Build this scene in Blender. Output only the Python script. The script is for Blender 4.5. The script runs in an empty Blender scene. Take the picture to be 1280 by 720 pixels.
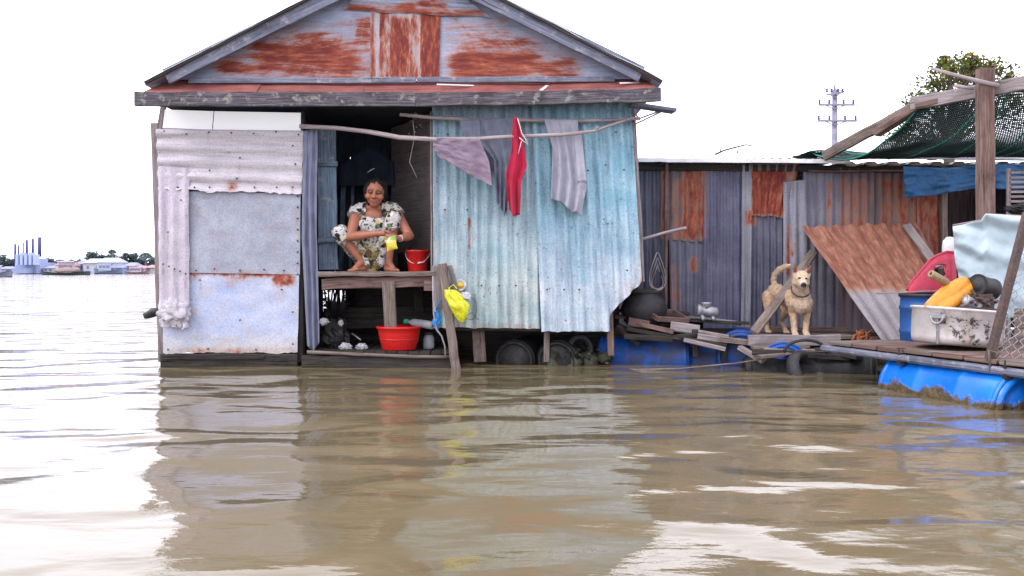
import bpy, math, random
import numpy as np
from mathutils import Vector, Matrix, noise, Euler
random.seed(11)
SC = bpy.context.scene
COL = SC.collection
F, CX, HY, H = 1138.0, 640.0, 339.5, 0.91      # focal length (px), image centre x, horizon row, eye height (m)
UP = Vector((0, 0, 1))

def at(px, py, D):
    """point of the place seen at photo pixel (px, py) standing D metres away"""
    return Vector(((px - CX) / F * D, D, H + (HY - py) / F * D))

def lerp(a, b, t): return a + (b - a) * t
def sstep(a, b, x):
    t = max(0.0, min(1.0, (x - a) / (b - a))) if a != b else float(x > a)
    return t * t * (3 - 2 * t)
def n3(x, y, z=0.0): return noise.noise(Vector((x, y, z)))
def fbm(x, y, z=0.0): return noise.fractal(Vector((x, y, z)), 1.0, 2.0, 4)

# ------------------------------------------------------------------ mesh builder
class MB:
    def __init__(s):
        s.v = []; s.f = []; s.uv = []; s.mi = []; s.sm = []; s.rust = []; s.tint = []
        s.tw = (1, 1, 1); s.rw = 0.0
    def vert(s, p, r=None, t=None):
        s.v.append(tuple(p)); s.rust.append(s.rw if r is None else r); s.tint.append(s.tw if t is None else t)
        return len(s.v) - 1
    def face(s, idx, uv=None, mi=0, sm=False):
        s.f.append(tuple(idx)); s.uv.append(uv or [(0, 0)] * len(idx)); s.mi.append(mi); s.sm.append(sm)
    def grid(s, fn, nu, nv, W=1, Hh=1, rust=None, tint=None, keep=None, mi=0, sm=True, closeu=False):
        b = len(s.v); ou, ov = random.random() * 9, random.random() * 9
        for j in range(nv + 1):
            for i in range(nu + 1):
                u, v = i / nu, j / nv
                s.vert(fn(u, v), rust(u, v) if rust else None, tint(u, v) if tint else None)
        for j in range(nv):
            for i in range(nu):
                if keep and not keep((i + .5) / nu, (j + .5) / nv): continue
                a = b + j * (nu + 1) + i
                q = [(i, j), (i, j + 1), (i + 1, j + 1), (i + 1, j)]
                s.face((a, a + nu + 1, a + nu + 2, a + 1), [(ou + x / nu * W, ov - y / nv * Hh) for x, y in q], mi, sm)
    def tube(s, path, rad, n=8, mi=0, sm=True, caps=True, jit=0.0):
        path = [Vector(p) for p in path]
        if not isinstance(rad, (list, tuple)): rad = [rad] * len(path)
        b = len(s.v); L = 0; ou = random.random() * 9; prev = None
        us = []
        for k, p in enumerate(path):
            d = (path[min(k + 1, len(path) - 1)] - path[max(k - 1, 0)])
            d = d.normalized() if d.length > 1e-9 else Vector((0, 0, 1))
            if prev is None:
                a = d.cross(UP if abs(d.z) < .9 else Vector((1, 0, 0))).normalized()
            else:
                a = (prev - d * prev.dot(d)).normalized()
            prev = a; c = d.cross(a)
            if k: L += (p - path[k - 1]).length
            us.append(ou + L)
            for i in range(n):
                w = 2 * math.pi * i / n
                r = rad[k] * (1 + random.uniform(-jit, jit))
                s.vert(p + (a * math.cos(w) + c * math.sin(w)) * r)
        for k in range(len(path) - 1):
            for i in range(n):
                i2 = (i + 1) % n
                vv = [2 * math.pi * i / n * rad[k], 2 * math.pi * (i + 1) / n * rad[k]]
                s.face((b + k * n + i, b + k * n + i2, b + (k + 1) * n + i2, b + (k + 1) * n + i),
                       [(us[k], vv[0]), (us[k], vv[1]), (us[k + 1], vv[1]), (us[k + 1], vv[0])], mi, sm)
        if caps:
            s.face([b + i for i in range(n)][::-1], None, mi)
            e = b + (len(path) - 1) * n
            s.face([e + i for i in range(n)], None, mi)
    def bar(s, p0, p1, w, h, up=None, seg=None, jit=0.0, mi=0, ch=.1, bow=0.0):
        """board or beam, rectangular section w (sideways) x h (along up), chamfered, a little worn"""
        p0, p1 = Vector(p0), Vector(p1); d = p1 - p0; L = d.length; d.normalize()
        up = Vector(up) if up is not None else (UP if abs(d.z) < .9 else Vector((0, -1, 0)))
        side = d.cross(up).normalized(); up = side.cross(d).normalized()
        seg = seg or max(1, int(L / .25)); c = ch * min(w, h)
        sec = [(-w/2 + c, -h/2), (w/2 - c, -h/2), (w/2, -h/2 + c), (w/2, h/2 - c), (w/2 - c, h/2), (-w/2 + c, h/2), (-w/2, h/2 - c), (-w/2, -h/2 + c)]
        per = [0]
        for i in range(8):
            a, bq = sec[i], sec[(i + 1) % 8]; per.append(per[-1] + math.hypot(a[0] - bq[0], a[1] - bq[1]))
        b = len(s.v); ou, ov = random.random() * 20, random.random() * 20
        for k in range(seg + 1):
            t = k / seg; o = p0.lerp(p1, t) + up * (bow * math.sin(math.pi * t))
            o += side * random.uniform(-jit, jit) + up * random.uniform(-jit, jit)
            for x, y in sec:
                s.vert(o + side * (x + random.uniform(-jit, jit) * .5) + up * (y + random.uniform(-jit, jit) * .5))
        for k in range(seg):
            u0, u1 = ou + L * k / seg, ou + L * (k + 1) / seg
            for i in range(8):
                i2 = (i + 1) % 8
                s.face((b + k*8 + i, b + k*8 + i2, b + k*8 + 8 + i2, b + k*8 + 8 + i),
                       [(u0, ov + per[i]), (u0, ov + per[i+1]), (u1, ov + per[i+1]), (u1, ov + per[i])], mi)
        s.face([b + i for i in range(8)][::-1], [(ou + x * .2, ov + y) for x, y in sec][::-1], mi)
        e = b + seg * 8
        s.face([e + i for i in range(8)], [(ou + x * .2, ov + y) for x, y in sec], mi)
    def lathe(s, prof, M, n=32, mi=0, sm=True, wob=0.0):
        """profile [(r, z)] turned about local z, placed by matrix M"""
        b = len(s.v); ou = random.random() * 9; L = 0; ls = []
        for k, (r, z) in enumerate(prof):
            if k: L += math.hypot(r - prof[k-1][0], z - prof[k-1][1])
            ls.append(L)
            for i in range(n):
                w = 2 * math.pi * i / n
                rr = r * (1 + wob * n3(math.cos(w) * 1.5, math.sin(w) * 1.5, z * 4 + ou))
                s.vert(M @ Vector((rr * math.cos(w), rr * math.sin(w), z)))
        for k in range(len(prof) - 1):
            for i in range(n):
                i2 = (i + 1) % n
                u0, u1 = ou + i / n * 2 * math.pi * .3, ou + (i + 1) / n * 2 * math.pi * .3
                s.face((b + k*n + i, b + k*n + i2, b + (k+1)*n + i2, b + (k+1)*n + i),
                       [(u0, ls[k]), (u1, ls[k]), (u1, ls[k+1]), (u0, ls[k+1])], mi, sm)
    def ball(s, c, r, R=None, nu=16, nv=10, mi=0, bump=0.0):
        c = Vector(c); r = Vector(r) if not isinstance(r, (int, float)) else Vector((r, r, r)); R = R or Matrix.Identity(3)
        b = len(s.v)
        for j in range(1, nv):
            th = math.pi * j / nv
            for i in range(nu):
                w = 2 * math.pi * i / nu
                d = Vector((math.sin(th) * math.cos(w), math.sin(th) * math.sin(w), math.cos(th)))
                k = 1 + bump * n3(d.x * 2.1 + c.x * 9, d.y * 2.1 + c.y * 9, d.z * 2.1)
                s.vert(c + R @ Vector((d.x * r.x * k, d.y * r.y * k, d.z * r.z * k)))
        t = s.vert(c + R @ Vector((0, 0, r.z))); e = s.vert(c - R @ Vector((0, 0, r.z)))
        for i in range(nu):
            i2 = (i + 1) % nu
            s.face((t, b + i, b + i2), None, mi, True); q = b + (nv - 2) * nu
            s.face((e, q + i2, q + i), None, mi, True)
            for j in range(nv - 2):
                s.face((b + j*nu + i, b + (j+1)*nu + i, b + (j+1)*nu + i2, b + j*nu + i2), [(i/nu, j/nv), (i/nu, (j+1)/nv), ((i+1)/nu, (j+1)/nv), ((i+1)/nu, j/nv)], mi, True)
    def cone(s, p0, r0, p1, r1, n=14, flat=False):
        """tapered limb with round (or flat) ends, closed"""
        p0, p1 = Vector(p0), Vector(p1); d = (p1 - p0).normalized()
        path, rad = [], []
        if flat:
            path = [p0 - d * 1e-4, p0, p1, p1 + d * 1e-4]; rad = [r0 * .98, r0, r1, r1 * .98]
        else:
            for a in (80, 55, 28, 0): path.append(p0 - d * r0 * math.sin(math.radians(a))); rad.append(r0 * math.cos(math.radians(a)))
            for a in (0, 28, 55, 80): path.append(p1 + d * r1 * math.sin(math.radians(a))); rad.append(r1 * math.cos(math.radians(a)))
        s.tube(path, rad, n)
    def chain(s, pts, n=14):
        for (a, ra), (b, rb) in zip(pts[:-1], pts[1:]): s.cone(a, ra, b, rb, n)
    def merge(s, o, fn):
        b = len(s.v); s.v += [tuple(fn(Vector(p))) for p in o.v]; s.rust += o.rust; s.tint += o.tint
        s.f += [tuple(i + b for i in f) for f in o.f]; s.uv += o.uv; s.mi += o.mi; s.sm += o.sm
    def leaf(s, c, size, tint, d=None):
        d = d or Vector((random.gauss(0, 1), random.gauss(0, 1), random.gauss(0, .7))).normalized()
        a = d.cross(Vector((random.gauss(0, 1), random.gauss(0, 1), random.gauss(0, 1)))).normalized(); q = d.cross(a)
        i = [s.vert(c - d * size, t=tint), s.vert(c + a * size * .42 + q * size * .12, t=tint), s.vert(c + d * size, t=tint), s.vert(c - a * size * .42 + q * size * .12, t=tint)]
        s.face(i)
    def mesh(s, name):
        me = bpy.data.meshes.new(name); me.from_pydata(s.v, [], s.f)
        uvl = me.uv_layers.new(name='UVMap'); flat = [c for fu in s.uv for q in fu for c in q]
        uvl.data.foreach_set('uv', flat)
        me.polygons.foreach_set('material_index', s.mi); me.polygons.foreach_set('use_smooth', s.sm)
        if any(s.rust): 
            a = me.attributes.new('rust', 'FLOAT', 'POINT'); a.data.foreach_set('value', s.rust)
        a = me.attributes.new('tint', 'FLOAT_COLOR', 'POINT')
        a.data.foreach_set('color', [c for t in s.tint for c in (t[0], t[1], t[2], 1.0)])
        me.update(); return me
    def build(s, name, mat, parent=None):
        return link(name, s.mesh(name), mat, parent)

def link(name, me, mat, parent=None):
    o = bpy.data.objects.new(name, me); COL.objects.link(o)
    for m in (mat if isinstance(mat, (list, tuple)) else [mat]): me.materials.append(m)
    if parent is not None:
        o.parent = parent; o.matrix_parent_inverse = WORLD[parent.name].inverted()
    WORLD[o.name] = Matrix.Identity(4)
    return o
WORLD = {}
def tag(o, label, cat, group=None, kind=None):
    if label: o['label'] = label
    if cat: o['category'] = cat
    if group: o['group'] = group
    if kind: o['kind'] = kind
    return o
def thing(name, label, cat, loc, group=None):
    o = bpy.data.objects.new(name, None); COL.objects.link(o); o.location = loc; o.empty_display_size = .1
    WORLD[o.name] = Matrix.Translation(Vector(loc))
    return tag(o, label, cat, group)
def structure(o): o['kind'] = 'structure'; return o

def fuse(mb, voxel, it=4, fac=.5):
    """weld overlapping limbs into one continuous skin"""
    me = mb.mesh('tmp'); o = bpy.data.objects.new('tmp', me); COL.objects.link(o)
    m = o.modifiers.new('r', 'REMESH'); m.mode = 'VOXEL'; m.voxel_size = voxel; m.use_smooth_shade = True
    m = o.modifiers.new('s', 'SMOOTH'); m.factor = fac; m.iterations = it
    bpy.context.view_layer.update()
    dg = bpy.context.evaluated_depsgraph_get()
    r = bpy.data.meshes.new_from_object(o.evaluated_get(dg))
    bpy.data.objects.remove(o); bpy.data.meshes.remove(me)
    r.polygons.foreach_set('use_smooth', [True] * len(r.polygons)); return r
def paint(me, fn):
    a = me.attributes.get('tint') or me.attributes.new('tint', 'FLOAT_COLOR', 'POINT')
    a.data.foreach_set('color', [c for v in me.vertices for c in (*fn(v.co), 1.0)])
def cut(me, test):
    import bmesh
    bm = bmesh.new(); bm.from_mesh(me)
    bmesh.ops.delete(bm, geom=[f for f in bm.faces if test(f.calc_center_median())], context='FACES')
    bm.to_mesh(me); bm.free()

# ------------------------------------------------------------------ materials
class G:
    def __init__(s, name):
        s.m = bpy.data.materials.new(name); s.m.use_nodes = True; s.t = s.m.node_tree; s.t.nodes.clear()
        s.out = s.t.nodes.new('ShaderNodeOutputMaterial')
    def put(s, sock, v):
        if isinstance(v, bpy.types.NodeSocket): s.t.links.new(v, sock)
        elif isinstance(v, tuple) and len(v) == 3 and sock.type == 'RGBA': sock.default_value = (*v, 1)
        else: sock.default_value = v
    def n(s, typ, ins=None, **props):
        nd = s.t.nodes.new('ShaderNode' + typ)
        for k, v in props.items(): setattr(nd, k, v)
        for k, v in (ins or {}).items(): s.put(nd.inputs[k], v)
        return nd
    def math(s, op, a, b=0.0, clamp=False): return s.n('Math', {0: a, 1: b}, operation=op, use_clamp=clamp).outputs[0]
    def mix(s, fac, a, b, mode='MIX'): return s.n('Mix', {0: fac, 6: a, 7: b}, data_type='RGBA', blend_type=mode, clamp_factor=True).outputs[2]
    def ramp(s, fac, stops):
        nd = s.n('ValToRGB', {0: fac}); e = nd.color_ramp.elements
        while len(e) < len(stops): e.new(.5)
        for k, (p, c) in enumerate(stops):
            e[k].position = p; e[k].color = (c, c, c, 1) if isinstance(c, (int, float)) else (*c, 1)
        return nd.outputs[0]
    def scale(s, vec, xyz): return s.n('VectorMath', {0: vec, 1: xyz}, operation='MULTIPLY').outputs[0]
    def add(s, vec, b): return s.n('VectorMath', {0: vec, 1: b}, operation='ADD').outputs[0]
    def noise(s, vec, sc, det=4.0, rough=.55, dist=0.0): return s.n('TexNoise', {'Vector': vec, 'Scale': sc, 'Detail': det, 'Roughness': rough, 'Distortion': dist}).outputs[0]
    def uv(s):
        r = s.n('ObjectInfo').outputs['Random']
        return s.add(s.n('UVMap').outputs[0], s.scale(s.n('CombineXYZ', {0: r, 1: r, 2: r}).outputs[0], (37., 53., 19.)))
    def obj(s): return s.n('TexCoord').outputs['Object']
    def pos(s): return s.n('NewGeometry').outputs['Position']
    def attr(s, nm): return s.n('Attribute', attribute_name=nm)
    def bump(s, h, dist, strength=1.0): return s.n('Bump', {'Height': h, 'Distance': dist, 'Strength': strength}).outputs[0]
    def done(s, col, rough=.6, spec=.4, metal=0.0, normal=None, **kw):
        p = s.n('BsdfPrincipled', {'Base Color': col, 'Roughness': rough, 'Metallic': metal, 'Specular IOR Level': spec})
        if normal is not None: s.put(p.inputs['Normal'], normal)
        for k, v in kw.items(): s.put(p.inputs[k.replace('_', ' ')], v)
        s.t.links.new(p.outputs[0], s.out.inputs[0]); return s.m

def sheet_mat(name, c1, c2, c3, streak='v', rust=True, pit=.35, rough=.5, spec=.35, rustbias=0.0, rc=None, metal=0.0):
    g = G(name); uv = g.uv()
    st = (16., 1.1, 1.) if streak == 'v' else ((1.1, 16., 1.) if streak == 'h' else (4., 4., 1.))
    col = g.mix(g.ramp(g.noise(uv, 3.2, 5, .6), [(.32, 0.0), (.68, 1.0)]), c1, c2)
    col = g.mix(g.ramp(g.noise(g.scale(uv, st), 1.6, 5, .65), [(.47, 0.0), (.7, .85)]), col, c3)
    fine = g.noise(uv, 70., 3, .6)
    col = g.mix(.5, col, g.mix(1.0, col, g.ramp(fine, [(.3, .55), (.7, 1.25)]), 'MULTIPLY'))
    pitm = g.ramp(g.noise(g.scale(uv, (1.6, 1., 1.) if streak == 'v' else (1., 1.3, 1.)), 26., 3, .65), [(.60, 0.0), (.70, pit)])
    pitm = g.math('MULTIPLY', pitm, g.ramp(g.noise(uv, 4., 2), [(.42, 0.0), (.56, 1.0)]))
    col = g.mix(pitm, col, (.07, .08, .10))
    col = g.mix(1.0, col, g.attr('tint').outputs['Color'], 'MULTIPLY')
    ra = g.attr('rust').outputs['Fac']
    rs = (3.2, .8, 1.) if streak == 'v' else ((.7, 1.7, 1.) if streak == 'h' else (1.2, 1.2, 1.))
    rn = g.noise(g.scale(uv, rs), 4.2, 9, .74)
    rv = g.math('ADD', g.math('ADD', ra, rustbias), g.math('MULTIPLY', g.math('SUBTRACT', rn, .5), 2.1))
    near = g.ramp(ra, [(.03, 0.0), (.22, 1.0)])
    run = g.noise(g.scale(uv, (9., .55, 1.)), 2.2, 5, .65)
    stain = g.math('MULTIPLY', near, g.ramp(g.math('ADD', g.math('MULTIPLY', rv, .8), g.math('MULTIPLY', run, .35)), [(.22, 0.0), (.62, .62)]))
    col = g.mix(stain, col, (.33, .155, .085))
    rm = g.ramp(g.math('ADD', rv, g.math('MULTIPLY', g.math('SUBTRACT', run, .5), .45)), [(.40, 0.0), (.68, 1.0)])
    c = rc or ((.07, .014, .016), (.17, .030, .022), (.32, .085, .04), (.46, .25, .13))
    rcol = g.ramp(g.noise(g.scale(uv, rs), 9., 7, .7), [(.28, c[0]), (.5, c[1]), (.62, c[2]), (.75, c[3])])
    rcol = g.mix(g.ramp(rv, [(.45, .8), (.85, 0.0)]), rcol, c[2])
    col = g.mix(rm, col, rcol)
    ro = g.math('ADD', g.math('MULTIPLY', rm, .3), g.math('ADD', rough - .1, g.math('MULTIPLY', fine, .2)))
    nb = g.bump(g.math('ADD', g.math('MULTIPLY', rn, .35), g.noise(uv, 28., 4)), .004, .8)
    return g.done(col, ro, spec, metal, nb)

def wood_mat(name, c1, c2, c3, moss=None, grain=1.0, rough=.85):
    g = G(name); uv = g.uv()
    gr = g.noise(g.scale(uv, (2.2, 42., 1.)), 1.6, 6, .68, .4)
    col = g.ramp(gr, [(.3, c3), (.48, c1), (.66, c2)])
    blot = g.noise(uv, 3.5, 5, .65)
    col = g.mix(g.ramp(blot, [(.5, 0.0), (.7, .75)]), col, c3)
    if moss: col = g.mix(g.ramp(g.noise(uv, 9., 6, .75), [(.55, 0.0), (.62, .8)]), col, moss)
    crack = g.ramp(g.noise(g.scale(uv, (1.1, 26., 1.)), 2.4, 3, .5), [(.30, 0.25), (.36, 1.0)])
    col = g.mix(1.0, col, crack, 'MULTIPLY'); col = g.mix(1.0, col, g.attr('tint').outputs['Color'], 'MULTIPLY')
    nb = g.bump(g.math('ADD', gr, g.math('MULTIPLY', blot, .5)), .006 * grain, .9)
    return g.done(col, rough, .2, 0, nb)

def plain_mat(name, c, rough=.5, spec=.4, var=.35, dirt=(.08, .06, .045), dirtamt=.35, sc=8., bump=.002, metal=0.0, tint=False, **kw):
    g = G(name); p = g.obj()
    a = g.noise(p, sc, 6, .65); b = g.noise(p, sc * 5, 4, .6)
    col = g.mix(g.ramp(b, [(.3, 0.0), (.7, 1.0)]), tuple(x * (1 - var) for x in c), tuple(min(1, x * (1 + var * .5)) for x in c))
    col = g.mix(g.ramp(a, [(.52, 0.0), (.66, dirtamt)]), col, dirt)
    if tint: col = g.mix(1.0, col, g.attr('tint').outputs['Color'], 'MULTIPLY')
    return g.done(col, g.math('ADD', rough - .08, g.math('MULTIPLY', a, .2)), spec, metal, g.bump(g.math('ADD', a, g.math('MULTIPLY', b, .4)), bump), **kw)

def cloth_mat(name, c, c2=None, weave=140., transl=.15):
    g = G(name); p = g.obj(); uv = g.uv()
    a = g.noise(p, 7., 5, .6)
    col = g.mix(g.ramp(a, [(.35, 0.0), (.65, 1.0)]), c, c2 or tuple(x * .75 for x in c))
    col = g.mix(1.0, col, g.attr('tint').outputs['Color'], 'MULTIPLY')
    nb = g.bump(g.math('ADD', g.math('MULTIPLY', g.noise(p, weave, 2), .3), g.noise(p, 9., 2)), .004)
    return g.done(col, .9, .15, 0, nb, Sheen_Weight=.15)

M = {}
M['lav_sheet'] = sheet_mat('whitish_iron', (.47, .445, .485), (.57, .545, .57), (.34, .31, .34), 'h', pit=.5)
M['lav_sheet_v'] = sheet_mat('whitish_iron_upright', (.46, .435, .48), (.55, .525, .56), (.36, .33, .39), 'v', pit=.4)
M['blue_flat'] = sheet_mat('mottled_zinc', (.27, .29, .35), (.38, .40, .46), (.30, .28, .31), None, pit=.25, rough=.42)
M['white_flat'] = sheet_mat('chalky_blue_zinc', (.36, .42, .57), (.52, .54, .63), (.50, .47, .48), None, pit=.25)
M['sky_sheet'] = sheet_mat('pale_blue_iron', (.24, .40, .48), (.42, .53, .58), (.15, .21, .27), 'v', pit=.8)
M['cyan_sheet'] = sheet_mat('blue_iron', (.22, .41, .52), (.40, .55, .64), (.15, .24, .33), 'v', pit=.9)
M['gable'] = sheet_mat('gable_iron', (.24, .31, .44), (.40, .43, .55), (.17, .21, .31), 'h', pit=.6)
M['gable_v'] = sheet_mat('gable_iron_upright', (.34, .33, .38), (.45, .43, .47), (.25, .2, .22), 'v', pit=.5)
M['roof'] = sheet_mat('roof_iron', (.24, .25, .30), (.32, .33, .38), (.15, .15, .19), 'v', rustbias=.12)
M['skirt'] = sheet_mat('red_roofing', (.24, .06, .06), (.36, .13, .11), (.12, .045, .05), 'h', pit=.6, rough=.7)
M['shed_grey'] = sheet_mat('shed_iron', (.075, .075, .11), (.13, .13, .175), (.05, .045, .07), 'v', pit=.5)
M['shed_pale'] = sheet_mat('shed_iron_pale', (.21, .21, .25), (.28, .28, .31), (.13, .12, .15), 'v', pit=.5)
M['shed_brown'] = sheet_mat('shed_iron_brown', (.11, .085, .09), (.17, .12, .12), (.08, .055, .055), 'v', pit=.5)
M['lean'] = sheet_mat('leaning_iron', (.20, .19, .21), (.29, .27, .29), (.15, .12, .12), 'v', pit=.5, rc=((.12, .04, .03), (.22, .085, .055), (.31, .15, .10), (.40, .27, .21)))
M['white_trim'] = plain_mat('white_flashing', (.72, .72, .74), .5, .4, .1, dirt=(.3, .27, .25), dirtamt=.4)
M['nail'] = plain_mat('dark_nail', (.05, .04, .045), .6, .4)
M['fascia'] = wood_mat('weathered_fascia', (.085, .075, .09), (.17, .16, .175), (.03, .024, .028), moss=(.26, .26, .23))
M['barge'] = wood_mat('blue_grey_board', (.16, .175, .23), (.23, .245, .31), (.08, .08, .11), moss=(.33, .31, .34))
M['timber'] = wood_mat('weathered_timber', (.17, .135, .115), (.27, .22, .19), (.07, .052, .045))
M['timber_red'] = wood_mat('reddish_timber', (.16, .10, .085), (.24, .17, .145), (.065, .038, .034))
M['timber_dark'] = wood_mat('wet_dark_timber', (.04, .034, .032), (.065, .057, .05), (.017, .015, .015), moss=(.035, .045, .022))
M['timber_grey'] = wood_mat('silvered_timber', (.25, .215, .215), (.35, .31, .305), (.13, .105, .105))
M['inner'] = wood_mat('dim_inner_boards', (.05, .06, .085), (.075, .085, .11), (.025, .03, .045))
M['inner_grey'] = wood_mat('inner_grey_boards', (.16, .135, .125), (.20, .175, .165), (.09, .08, .08), grain=.5)
M['blue_door'] = wood_mat('flaking_blue_wood', (.12, .17, .23), (.18, .26, .33), (.07, .07, .09), moss=(.30, .29, .31))
M['stick'] = wood_mat('bare_stick', (.34, .29, .29), (.45, .40, .40), (.22, .18, .18), grain=.6)
M['bark'] = wood_mat('bark', (.09, .07, .06), (.14, .11, .10), (.04, .03, .03))
# ================================================================== sheets
def boxmask(px, py, boxes):
    r = 0.0
    for x0, x1, y0, y1, val, s in boxes:
        m = sstep(x0 - s, x0 + s, px) * (1 - sstep(x1 - s, x1 + s, px)) * sstep(y0 - s, y0 + s, py) * (1 - sstep(y1 - s, y1 + s, py))
        r = max(r, val * m)
    return r
def sheet(name, mat, quad, D, parent, corr=None, pitch=.1, amp=.011, res=.03, jagb=0.0, jagt=0.0, jags=0.0, dent=.004, rust=(), tint=None, nails=(), keep=None, trap=False, nm=None, extra=None, redge=None):
    """one iron sheet: photo corners TL TR BR BL at depth D (or four depths); corrugated 'v' (ridges upright) or 'h'"""
    Ds = D if isinstance(D, (list, tuple)) else [D] * 4
    C = [at(q[0], q[1], d) for q, d in zip(quad, Ds)]
    W = ((C[1] - C[0]).length + (C[2] - C[3]).length) / 2; Hh = ((C[3] - C[0]).length + (C[2] - C[1]).length) / 2
    nu = max(2, int(W / (pitch / 8 if corr == 'v' else res))); nv = max(2, int(Hh / (pitch / 8 if corr == 'h' else res)))
    nrm = (C[1] - C[0]).cross(C[3] - C[0]); nrm = nrm.normalized() if nrm.length > 1e-6 else (C[2] - C[0]).cross(C[3] - C[0]).normalized()
    if nrm.y > 0: nrm = -nrm
    sd = random.random() * 50
    def pxy(u, v):
        return tuple(lerp(lerp(quad[0][k], quad[1][k], u), lerp(quad[3][k], quad[2][k], u), v) for k in (0, 1))
    def fn(u, v):
        vb = v
        if jagb: vb += sstep(.75, 1, v) * jagb / Hh * (fbm(u * W * 6, sd) * .8 + .5 * n3(u * W * 22, sd))
        if jagt: vb += (1 - sstep(0, .25, v)) * jagt / Hh * fbm(u * W * 6, sd + 9)
        ub = u
        if jags: ub += jags / W * n3(v * Hh * 7, sd + 4) * (sstep(.7, 1, u) - (1 - sstep(0, .3, u)))
        p = C[0].lerp(C[1], ub).lerp(C[3].lerp(C[2], ub), vb)
        t = (u * W if corr == 'v' else v * Hh) / pitch
        w = 0
        if corr:
            w = math.sin(2 * math.pi * t + .5 * n3(v * Hh * 1.5 if corr == 'v' else u * W * 1.5, sd))
            if trap: w = max(-.75, min(.75, w * 1.6))
            w *= amp * (1 + .5 * n3(u * W * 2, v * Hh * 2, sd))
        w += dent * (1.6 * n3(u * W * 2.2, v * Hh * 2.2, sd) + .7 * n3(u * W * 9, v * Hh * 9, sd))
        if extra: w += extra(*pxy(u, v))
        p = p + nrm * w
        if redge: p.x = min(p.x, (redge(HY - (p.z - H) * F / p.y) - CX) / F * p.y)
        return p
    rust = list(rust) + [(x - 1.3, x + 1.3, y - 1.5, y + random.uniform(4, 20), random.uniform(.22, .42), 1.6) for x, y in nails if random.random() < .6]      # rust running down from the nails
    mb = MB()
    mb.grid(fn, nu, nv, W, Hh, rust=lambda u, v: boxmask(*pxy(u, v), rust), tint=(lambda u, v: tint(*pxy(u, v))) if tint else None,
            keep=(lambda u, v: keep(*pxy(u, v))) if keep else None)
    for nx, ny in nails:
        d = Ds[0] - amp - .006
        c = at(nx, ny, d); r = .009
        mb.ball(c, (r, .004, r), nu=8, nv=5, mi=1)
    return mb.build(nm or name, [mat, M['nail']], parent)

D0 = 8.75
house = thing('floating_house', 'floating house of patched blue and rusty corrugated iron with a gabled roof', 'house', (at(500, 340, 10.5).x, 10.6, 0))

# ---- left wall
NL = [(x, 166 + 3 * math.sin(x)) for x in range(205, 375, 28)] + [(x, 234) for x in (222, 243, 262, 290, 318, 346, 366)] + [(366, 182), (369, 205), (300, 197), (296, 223), (262, 213)]
sheet('wall_sheet', M['lav_sheet'], [(196, 161), (379, 163), (378, 243), (197, 236)], D0 - .03, house, 'h', .142, .013, jagb=.03, jags=.02, dent=.008, nails=NL,
      rust=[(284, 298, 224, 240, .42, 5), (296, 300, 195, 232, .33, 2)])
sheet('wall_sheet', M['lav_sheet_v'], [(197, 207), (236, 210), (236, 409), (200, 409)], D0 - .055, house, 'v', .11, .014, jagb=.03, jags=.008, dent=.010,
      extra=lambda x, y: sstep(372, 392, y) * .05 * (fbm(x * .12, y * .10) + .3), tint=lambda x, y: (1.02, 1.0, 1.03) if y < 375 else (1.1, 1.1, 1.1), nails=[(204 + 7 * k, 330 + 3 * k) for k in range(5)] + [(210, 290), (226, 250)])
NC = [(372, 245 + 14 * k) for k in range(8)] + [(245, 338), (268, 336), (300, 338), (330, 337), (355, 338)]
sheet('wall_sheet', M['blue_flat'], [(234, 239), (376, 242), (375, 343), (236, 341)], D0 - .008, house, None, dent=.010, nails=NC, rust=[(300, 340, 338, 344, .45, 3)],
      tint=lambda x, y: (1, 1, 1.02))
def tD(x, y):
    t = sstep(405, 440, y); k = 1.0
    return (lerp(.98, 1.08, t), lerp(1.0, 1.0, t), lerp(1.06, .84, t))
sheet('wall_sheet', M['white_flat'], [(203, 341), (374, 343), (372, 441), (204, 441)], D0, house, None, dent=.012, jagb=.02,
      rust=[(235, 296, 337, 346, .78, 5), (284, 312, 340, 352, .50, 5), (340, 372, 339, 357, .72, 6), (296, 345, 338, 347, .62, 4), (238, 258, 340, 350, .5, 4), (280, 292, 348, 360, .45, 5), (210, 370, 434, 444, .34, 5)], tint=tD,
      nails=[(250, 350), (352, 362), (300, 400), (210, 437), (260, 436), (320, 437), (366, 430), (366, 390)])
mb = MB(); sd1 = 4.4
def crm(u, v):
    w, th = u * 2 * math.pi, v * math.pi; d = Vector((math.sin(th) * math.cos(w), math.sin(th) * math.sin(w), math.cos(th)))
    f = 1 + .45 * n3(d.x * 1.8 + sd1, d.y * 2, d.z * 1.8) + .55 * abs(n3(d.x * 3 + 3, d.y * 3, d.z * 2 + sd1))
    return at(217, 391, D0 - .07) + Vector((d.x * .118 * f, d.y * .04 * f, d.z * .10 * f))
mb.grid(crm, 60, 40, .6, .4); mb.build('crumpled_corner', M['lav_sheet_v'], house)
# translucent strip under the eave
g = G('white_glowing_sheet'); a = g.noise(g.obj(), 6., 4)
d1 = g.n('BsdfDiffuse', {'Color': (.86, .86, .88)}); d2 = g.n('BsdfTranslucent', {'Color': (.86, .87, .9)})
mx = g.n('MixShader', {0: .45}); g.t.links.new(d1.outputs[0], mx.inputs[1]); g.t.links.new(d2.outputs[0], mx.inputs[2]); em = g.n('Emission', {'Color': (.95, .97, 1.0), 'Strength': .5}); ad = g.n('AddShader'); g.t.links.new(mx.outputs[0], ad.inputs[0]); g.t.links.new(em.outputs[0], ad.inputs[1]); g.t.links.new(ad.outputs[0], g.out.inputs[0]); M['trans'] = g.m      # added emission stands in for daylight through the sheet
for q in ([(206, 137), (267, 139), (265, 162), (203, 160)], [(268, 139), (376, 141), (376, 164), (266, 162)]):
    sheet('glowing_panel', M['trans'], q, D0 + .02, house, None, dent=.001)
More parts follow.
